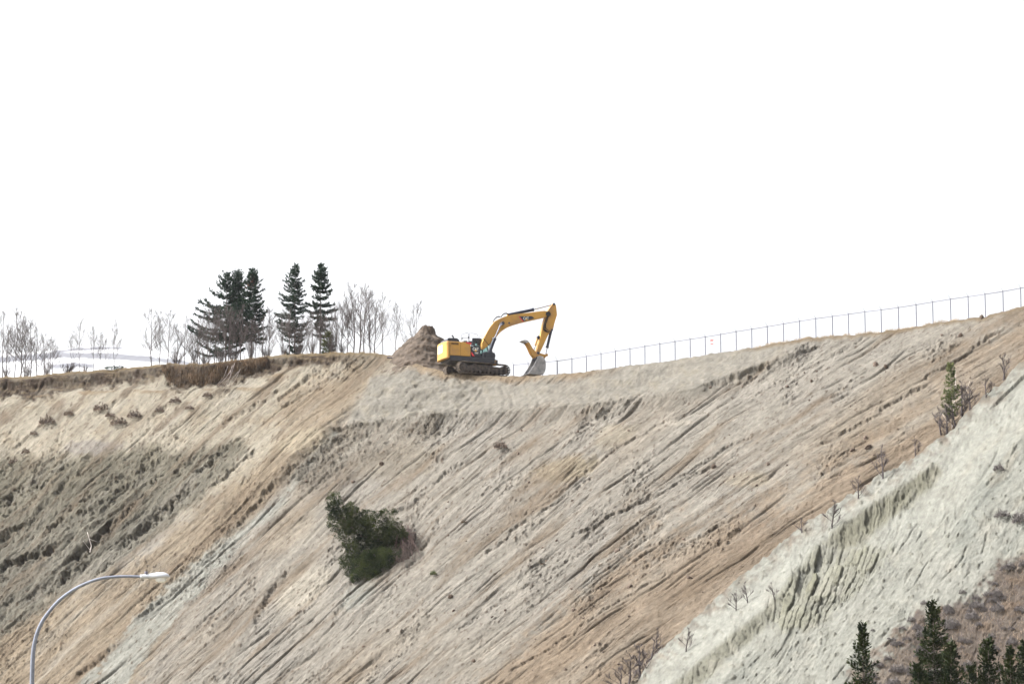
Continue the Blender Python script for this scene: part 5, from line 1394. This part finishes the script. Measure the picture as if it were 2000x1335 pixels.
# ------------------------------------------------------------------ the fallen evergreen halfway down the slope
def fallen_tree():
    rng = np.random.default_rng(9)
    c0 = hill(722, 1062); D0 = c0.y - 1.3; k = D0 / F
    root = empty('fallen_evergreen', c0); tag(root, 'bushy dark green evergreen slid down the bare slope, roots torn out to its right', 'evergreen tree')
    o = np.array(c0[:])
    lobes = [(651, 978, 15, 18), (655, 996, 17, 22), (684, 992, 13, 12), (668, 1018, 27, 32), (690, 1018, 28, 26), (716, 1012, 22, 17), (748, 1003, 14, 11), (770, 1000, 6, 5), (700, 1042, 40, 36), (735, 1036, 36, 30), (770, 1042, 24, 24),
             (754, 1064, 36, 34), (715, 1078, 44, 38), (692, 1098, 28, 26), (738, 1098, 34, 30), (712, 1118, 26, 15), (762, 1028, 20, 18), (690, 1118, 14, 10), (726, 1122, 24, 12), (700, 1128, 18, 8), (786, 1050, 12, 18), (746, 1108, 26, 18), (764, 1090, 22, 22), (722, 1104, 34, 26)]
    C = []; Dv = []; L = []
    for (x, y, rx, ry) in lobes:
        cc = np.array(at(x, y, min(D0 - 0.2, hill(x, y).y - 0.45))[:]); vol = rx * ry
        for _ in range(int(vol * 0.24) + 6):
            u = rng.normal(size=3); u /= np.linalg.norm(u); q = rng.uniform(0.6, 1.08) if rng.random() < 0.8 else rng.uniform(0.2, 0.6)
            s = np.array([rx * k, min(rx, ry) * k * 0.9, ry * k])
            tc = cc + u * s * q
            m = int(rng.uniform(22, 40)); tr = rng.uniform(0.14, 0.30)
            dd = rng.normal(size=(m, 3)); dd /= np.linalg.norm(dd, axis=1, keepdims=True)
            C.append(tc + dd * tr * rng.random((m, 1)) ** 0.5 * 0.8); Dv.append(dd * 0.7 + u * 0.9 + np.array([-0.25, 0, 0.35])); L.append(rng.uniform(0.06, 0.14, m))
    C = np.concatenate(C) - o; Dv = np.concatenate(Dv); L = np.concatenate(L)
    link('foliage', cards_mesh('foliage', C, Dv, L, L * 0.42, rng), M['juniper'], root)
    tr = MB(); pts = [at(800, 1062, D0 + 1.0), at(760, 1060, D0 + 0.2), at(700, 1045, D0 - 0.2), at(665, 1005, D0 - 0.1), at(651, 972, D0)]
    tr.tube([p - c0 for p in pts], [0.26, 0.22, 0.15, 0.08, 0.03], 10); tr.build('trunk', M['bark'], root)
    r_ = random.Random(13)
    m = MB()
    for i in range(48):
        x0 = r_.uniform(776, 802); y0 = r_.uniform(1018, 1052); x1 = r_.uniform(755, 826); y1 = r_.uniform(1066, 1118)
        if x1 > 800: y1 = min(y1, 1096)
        q0 = r_.uniform(0.2, 1.3); p0 = at(x0, y0, hill(x0, y0).y - q0); p2 = at(x1, y1, hill(x1, y1).y - q0 * 0.4); xm = (x0 + x1) / 2 + r_.uniform(-3, 9); ym = (y0 + y1) / 2; pm = at(xm, ym, hill(xm, ym).y - q0 - 0.25)
        r = r_.uniform(0.008, 0.026); m.tube([p - c0 for p in (p0, pm, p2)], [r, r * 0.8, r * 0.4], 4)
    for i in range(5):
        x0 = 806 + r_.uniform(-4, 4); m.tube([at(x0, 1040 + 6 * i, D0) - c0, at(x0 + 14, 1040 + 4 * i, D0 - 0.5) - c0, at(x0 + 24, 1048 + 8 * i, D0 - 0.3) - c0], [0.015, 0.012, 0.006], 4)
    m.build('roots', M['root'], root)
    m = MB(); n = 0
    V = []; Fc = []
    for i in range(13):                                   # earth still held by the roots, coloured dark for the shade there
        for j in range(16):
            ph = math.pi * i / 12; t = 2 * math.pi * j / 16; q = 1 + 0.25 * math.sin(3 * t + i) * math.sin(ph)
            p = at(797 + 19 * math.sin(ph) * math.cos(t) * q - 0.28 * 36 * math.cos(ph) * -1 - 4, 1064 - 36 * math.cos(ph), hill(797, 1064 - 36 * math.cos(ph)).y + 0.35 + 0.6 * math.sin(ph) * math.sin(t) * q) - c0
            V.append(p)
    for i in range(12):
        for j in range(16): Fc.append((i * 16 + j, i * 16 + (j + 1) % 16, (i + 1) * 16 + (j + 1) % 16, (i + 1) * 16 + j))
    m.add(V, Fc); m.build('root_ball', M['shade_soil'], root, smooth=True)
fallen_tree()

def little_tree(p, h, var, label, group=None, mat='twig_d', wide=1.2):
    k = p.y / F * h / 5.0
    r = empty('bare_shrub', p, rnd.uniform(0, 6.28)); r.scale = (k * wide, k * wide, k)
    tag(r, label, 'shrub', group)
    link('trunk', LOW[var][0], M[mat], r); link('branches', LOW[var][1], M[mat], r)
LOW = [bare_meshes(5.0, 170 + i, n1=10, spread=1.1, start=0.06, r0=0.16, lean=(0.25, -0.2, 0.35, 0.0)[i], twig=3.2) for i in range(4)]
for m_ in LOW:
    for q_ in m_: q_.materials.append(M['twig_d'])
# ------------------------------------------------------------------ pine and bare shrubs along the pale ridge
def ridge_top(px, dy=0.0, o=0.3):
    p = hill(px, float(ridge_crest(px)) - 6 + dy); return Vector((p.x, p.y - o, p.z))
bp_ = hill(1860, 836)
Hp = at(1858, 714, bp_.y).z - bp_.z
ms = conifer_meshes(Hp, [(0, 0.12), (0.15, 0.34), (0.4, 0.6), (0.7, 0.8), (0.85, 0.5), (1, 0.2)], 31, spacing=0.26, per=5, droop=-0.25, size=0.24, tufts=0.62, gap=0.3, trunk_r=0.05, base_gap=0.2)
pine = conifer('pine_tree', bp_, ms, 'sparse young green pine at the upper end of the pale ridge', 'pine tree', 'needle_o')
b = off(1868, 830, 0.3)
strands('dead_sapling', b, [([off(1858, 838, 0.3), off(1860, 800, 0.8) , off(1862, 768, 1.0), off(1863, 728, 1.1)], 0.028), ([off(1866, 800, 0.8), off(1878, 780, 1.0), off(1884, 776, 1.0)], 0.02), ([off(1872, 792, 0.9), off(1888, 772, 1.0), off(1898, 760, 1.0)], 0.018),
    ([off(1850, 826, 0.5), off(1843, 818, 0.7), off(1836, 806, 0.8)], 0.018), ([off(1880, 778, 1.0), off(1890, 748, 1.1)], 0.014)], 'twig_p', 'white dead sapling leaning among the shrubs beside the young pine', 'dead sapling')
GP = 'shrubs round the young pine'
for i, (x, y, w, h) in enumerate([(1838, 848, 16, 48), (1850, 846, 20, 52), (1866, 838, 24, 62), (1880, 818, 24, 66), (1893, 802, 22, 52), (1848, 852, 16, 30)]):
    little_tree(hill(x, y), h * 1.1, i % 4, 'grey bare shrub in the tangle round the young pine', GP, wide=1.1)
SH = [(1340, 1272, 15, 42, 2, 'twig_d', 'dark twisted bare shrub leaning over the lower end of the pale ridge'),
      (1282, 1266, 8, 36, 2, 'twig_d', 'thin dark upright shrub on brown soil above the twisted one'),
      (1625, 1030, 26, 48, 2, 'twig', 'spreading grey bare shrub on the ridge above the clay columns'),
      (1676, 972, 16, 40, 0, 'twig', 'grey bare shrub halfway up the ridge below the thin pole stem'),
      (1724, 934, 7, 62, 2, 'twig', 'thin tall bare stem rising from the middle of the ridge'),
      (1512, 1168, 12, 30, 2, 'twig_d', 'dark forked little shrub at the left end of the clay columns'),
      (1460, 1176, 9, 38, 2, 'twig_d', 'thin dark shrub on the ridge left of the clay columns'),
      (1438, 1192, 15, 34, 3, 'twig_d', 'dense dark shrub low on the ridge beside a thin one'),
      (1960, 742, 18, 48, 0, 'twig', 'grey bare shrub at the highest part of the pale ridge'),
      (1926, 776, 16, 38, 3, 'twig', 'grey bare shrub just below the highest one on the ridge'),
      (1788, 892, 14, 34, 3, 'twig', 'faint bare shrub on the ridge left of the young pine'),
      (1566, 1040, 22, 26, 1, 'twig', 'low wide bare shrub where brown soil meets the ridge')]
for x, y, w, h, v, mt, lb in SH: little_tree(hill(x, min(y, float(ridge_crest(x)) - 1)) if y < ridge_crest(x) + 2 else ridge(x, y), h * 1.1, v, lb, mat=mt, wide=0.7 + w / h)
GB = 'grey bushes at the foot of the ridge'
for i, (x, y, w, h) in enumerate([(1228, 1334, 30, 46), (1250, 1322, 32, 54), (1268, 1300, 26, 44), (1212, 1345, 26, 40), (1258, 1345, 30, 50)]):
    little_tree(hill(x, y), h * 1.15, i % 4, 'grey bare bush in the tangle at the bottom end of the pale ridge', GB, wide=1.5)
# ------------------------------------------------------------------ spruces in the lower right corner
SPM = [conifer_meshes(11.2, [(0, 0.05), (0.04, 0.14), (0.105, 0.32), (0.17, 0.52), (0.25, 0.78), (0.6, 1.7), (0.9, 2.2), (1, 1.6)], 51, spacing=0.30, per=6, droop=0.2, size=0.16, tufts=1.3, gap=0.12, trunk_r=0.13),
       conifer_meshes(12.4, [(0, 0.08), (0.04, 0.24), (0.11, 0.44), (0.17, 0.70), (0.23, 0.95), (0.3, 1.15), (0.6, 1.9), (0.9, 2.4), (1, 1.6)], 52, spacing=0.32, per=6, droop=0.2, size=0.17, tufts=1.25, gap=0.15, trunk_r=0.14),
       conifer_meshes(10.5, [(0, 0.12), (0.04, 0.28), (0.10, 0.42), (0.22, 0.7), (0.6, 1.6), (0.9, 2.1), (1, 1.6)], 53, spacing=0.28, per=6, droop=0.1, size=0.16, tufts=1.25, gap=0.12, trunk_r=0.12)]
HS = [11.2, 12.4, 10.5]
for px, top, v, D, mat, lb in [(1684, 1219, 0, 128, 'needle_g', 'dark spiky spruce standing apart, left of the others, before pale clay'), (1822, 1180, 1, 131, 'needle_g', 'tallest green spruce in the lower right, long side boughs'),
                               (1857, 1262, 2, 127, 'needle_g', 'shorter green spruce tucked against the right side of the tallest'), (1930, 1255, 2, 129, 'needle_g', 'blunt topped green spruce right of the middle gap'),
                               (1972, 1264, 0, 126, 'needle_g', 'narrow green spruce second from the right edge'), (2000, 1256, 1, 128, 'needle_g', 'spruce cut off by the right edge of the view'),
                               (1897, 1305, 2, 125, 'needle_g', 'smallest spruce top, low in front of the blunt topped one'), (1793, 1300, 2, 125, 'needle_g', 'small bushy spruce at the lower left of the tallest')]:
    t = at(px, top, D); sc = t.z / HS[v]
    conifer('spruce_tree', Vector((t.x, D, 0)), SPM[v], lb, 'spruce tree', mat, sc=sc, rz=rnd.uniform(0, 6.28))

# ------------------------------------------------------------------ scrub, clods, grass
rs_ = random.Random(17)
def in_poly(x, y, pts): return float(poly_sd(np.array([x]), np.array([y]), pts)[0]) > 6
GSB = 'grey scrub bushes on the brown slope'; n = 0
while n < 120:
    x = rs_.uniform(1690, 2030); y = rs_.uniform(1100, 1400)
    if not in_poly(x, y, SCRUB): continue
    w = rs_.uniform(8, 24)
    shrub(ridge(x, y), w, w * rs_.uniform(0.9, 1.4), n % 5, 'low grey scrub bush among many on the brown slope in the lower right', GSB, mat='sage', name='scrub_bush', mesh=BUSH, cat='bush'); n += 1
GSE = 'scattered bushes on pale clay'
for i, (x, y, w) in enumerate([(1704, 1228, 7), (1735, 1290, 16), (1762, 1228, 12), (1745, 1248, 9), (1720, 1302, 14), (1780, 1212, 16), (1736, 1248, 7), (1797, 1226, 10), (1805, 1180, 14), (1700, 1320, 14), (1880, 1160, 14)]):
    shrub(ridge(x, y), w, w * 1.1, i % 5, 'small grey bush scattered where pale clay meets the brown scrub', GSE, mat='sage', name='scrub_bush', mesh=BUSH, cat='bush')
for x, y, w, h, lb in [(1957, 1009, 28, 26, 'large dark rounded tuft alone on the white clay face near the right edge'), (1950, 916, 18, 26, 'dark brown tuft high on the white clay face'), (1990, 1022, 24, 44, 'dark tuft at the very right edge of the clay face')]:
    shrub(ridge(x, y), w, h, 1, lb, mat='sage', name='tuft', mesh=BUSH, cat='tuft')
GBB = 'brown brush on the sandy slope'
for i, (x, y, w, h) in enumerate([(92, 830, 32, 15), (134, 812, 18, 10), (198, 803, 30, 15), (262, 816, 26, 12), (310, 803, 16, 10), (26, 905, 18, 9), (50, 885, 16, 9), (66, 850, 14, 7), (232, 830, 30, 12), (342, 786, 22, 10), (405, 775, 18, 8), (215, 815, 18, 10), (370, 800, 16, 8)]):
    shrub(hill(x, y), w, h * 1.9, i % 5, 'low brown brush patch on the sandy slope under the left crest', GBB, mat='brush', name='brush', mesh=BUSH, cat='brush')
for x, y, w, h, mt, lb in [(978, 878, 24, 26, 'brush', 'small brown tuft on the slope below the graded pad'), (846, 1122, 12, 16, 'needle_o', 'tiny green tuft just right of the fallen evergreen'), (906, 1022, 9, 8, 'rootmat', 'tiny dark tuft on the slope right of the fallen evergreen'),
                           (1060, 1102, 10, 6, 'rootmat', 'tiny brown tuft low in the middle of the slope')]:
    shrub(hill(x, y), w, h, 2, lb, mat=mt, name='tuft', mesh=BUSH, cat='tuft')
def clod_mesh(seed):
    bm = bmesh.new(); bmesh.ops.create_icosphere(bm, subdivisions=3, radius=0.5)
    co = np.array([v.co[:] for v in bm.verts])
    d = 1 + 0.5 * fbm(co[:, 0] * 2.6 + seed, co[:, 1] * 2.6 + co[:, 2] * 2.2, 4, seed)
    for v, k in zip(bm.verts, d): v.co = v.co * k
    me = bpy.data.meshes.new('clod'); bm.to_mesh(me); bm.free(); me.materials.append(M['clod']); return me
CL = [clod_mesh(i) for i in range(5)]
GCL = 'dark clods on the bare slope'
spots = [(1664, 878), (1695, 874), (1690, 855), (1395, 912), (1345, 1128), (1347, 1127), (1230, 1145), (1120, 1190), (880, 1165), (1500, 905), (1875, 656), (1840, 655), (1918, 619), (1730, 715), (1710, 713), (1585, 745), (1205, 1075), (690, 940), (600, 940), (745, 905)]
while len(spots) < 110:
    x = rs_.uniform(700, 1990); y = rs_.uniform(720, 1330)
    if y < crest_y(x) + 20 or y > ridge_crest(x) - 12 or poly_sd(np.array([x]), np.array([y]), PAD)[0] > -5 or (620 < x < 840 and 950 < y < 1140): continue
    spots.append((x, y))
for i, (x, y) in enumerate(spots):
    o = link('clod', CL[i % 5], None); p = hill(x, y); s = (rs_.uniform(0.28, 0.5) if i < 20 else rs_.uniform(0.08, 0.26))
    o.location = p; o.scale = (s * rs_.uniform(1.0, 1.7), s, s * rs_.uniform(0.6, 0.9)); o.rotation_euler = (rs_.uniform(0, 3), rs_.uniform(0, 3), rs_.uniform(0, 6))
    tag(o, 'dark lump of earth lying among others on the bare main slope', 'clod', GCL)
def grass():
    rng = np.random.default_rng(3); C = []; n = 3200
    xs = rng.uniform(1470, 1890, n); xs = np.concatenate([xs, rng.uniform(0, 740, 3600)])
    for x in xs:
        w = 1.0
        if pn(np.array([x / 22.0]), np.array([3.0]), 6)[0] < -0.12: continue
        C.append(plateau(x, rng.uniform(-0.02, 1.6))[:])
    C = np.array(C); m = len(C); L = rng.uniform(0.10, 0.34, m) * rng.uniform(0.5, 1, m)
    D_ = np.stack([rng.normal(size=m) * 0.3, rng.normal(size=m) * 0.3, np.ones(m)], 1)
    o = link('dry_grass', cards_mesh('dry_grass', C, D_, L, rng.uniform(0.006, 0.016, m), rng), M['dry']); tag(o, kind='stuff')
    # thin dead grass and stems over the scrub slope
    C = []
    while len(C) < 7000:
        x = rng.uniform(1680, 2040); y = rng.uniform(1090, 1380)
        if not in_poly(x, y, SCRUB): continue
        C.append(ridge(x, y)[:])
    C = np.array(C); m = len(C)
    D_ = np.stack([rng.normal(size=m) * 0.4, rng.normal(size=m) * 0.4, np.ones(m)], 1)
    o = link('dead_grass', cards_mesh('dead_grass', C, D_, rng.uniform(0.12, 0.42, m), rng.uniform(0.01, 0.035, m), rng), M['dry2']); tag(o, kind='stuff')
M['dry2'] = mottled('grey brown dead stems', (0.09, 0.07, 0.055), (0.25, 0.19, 0.14), 0.5, 0.95)
grass()
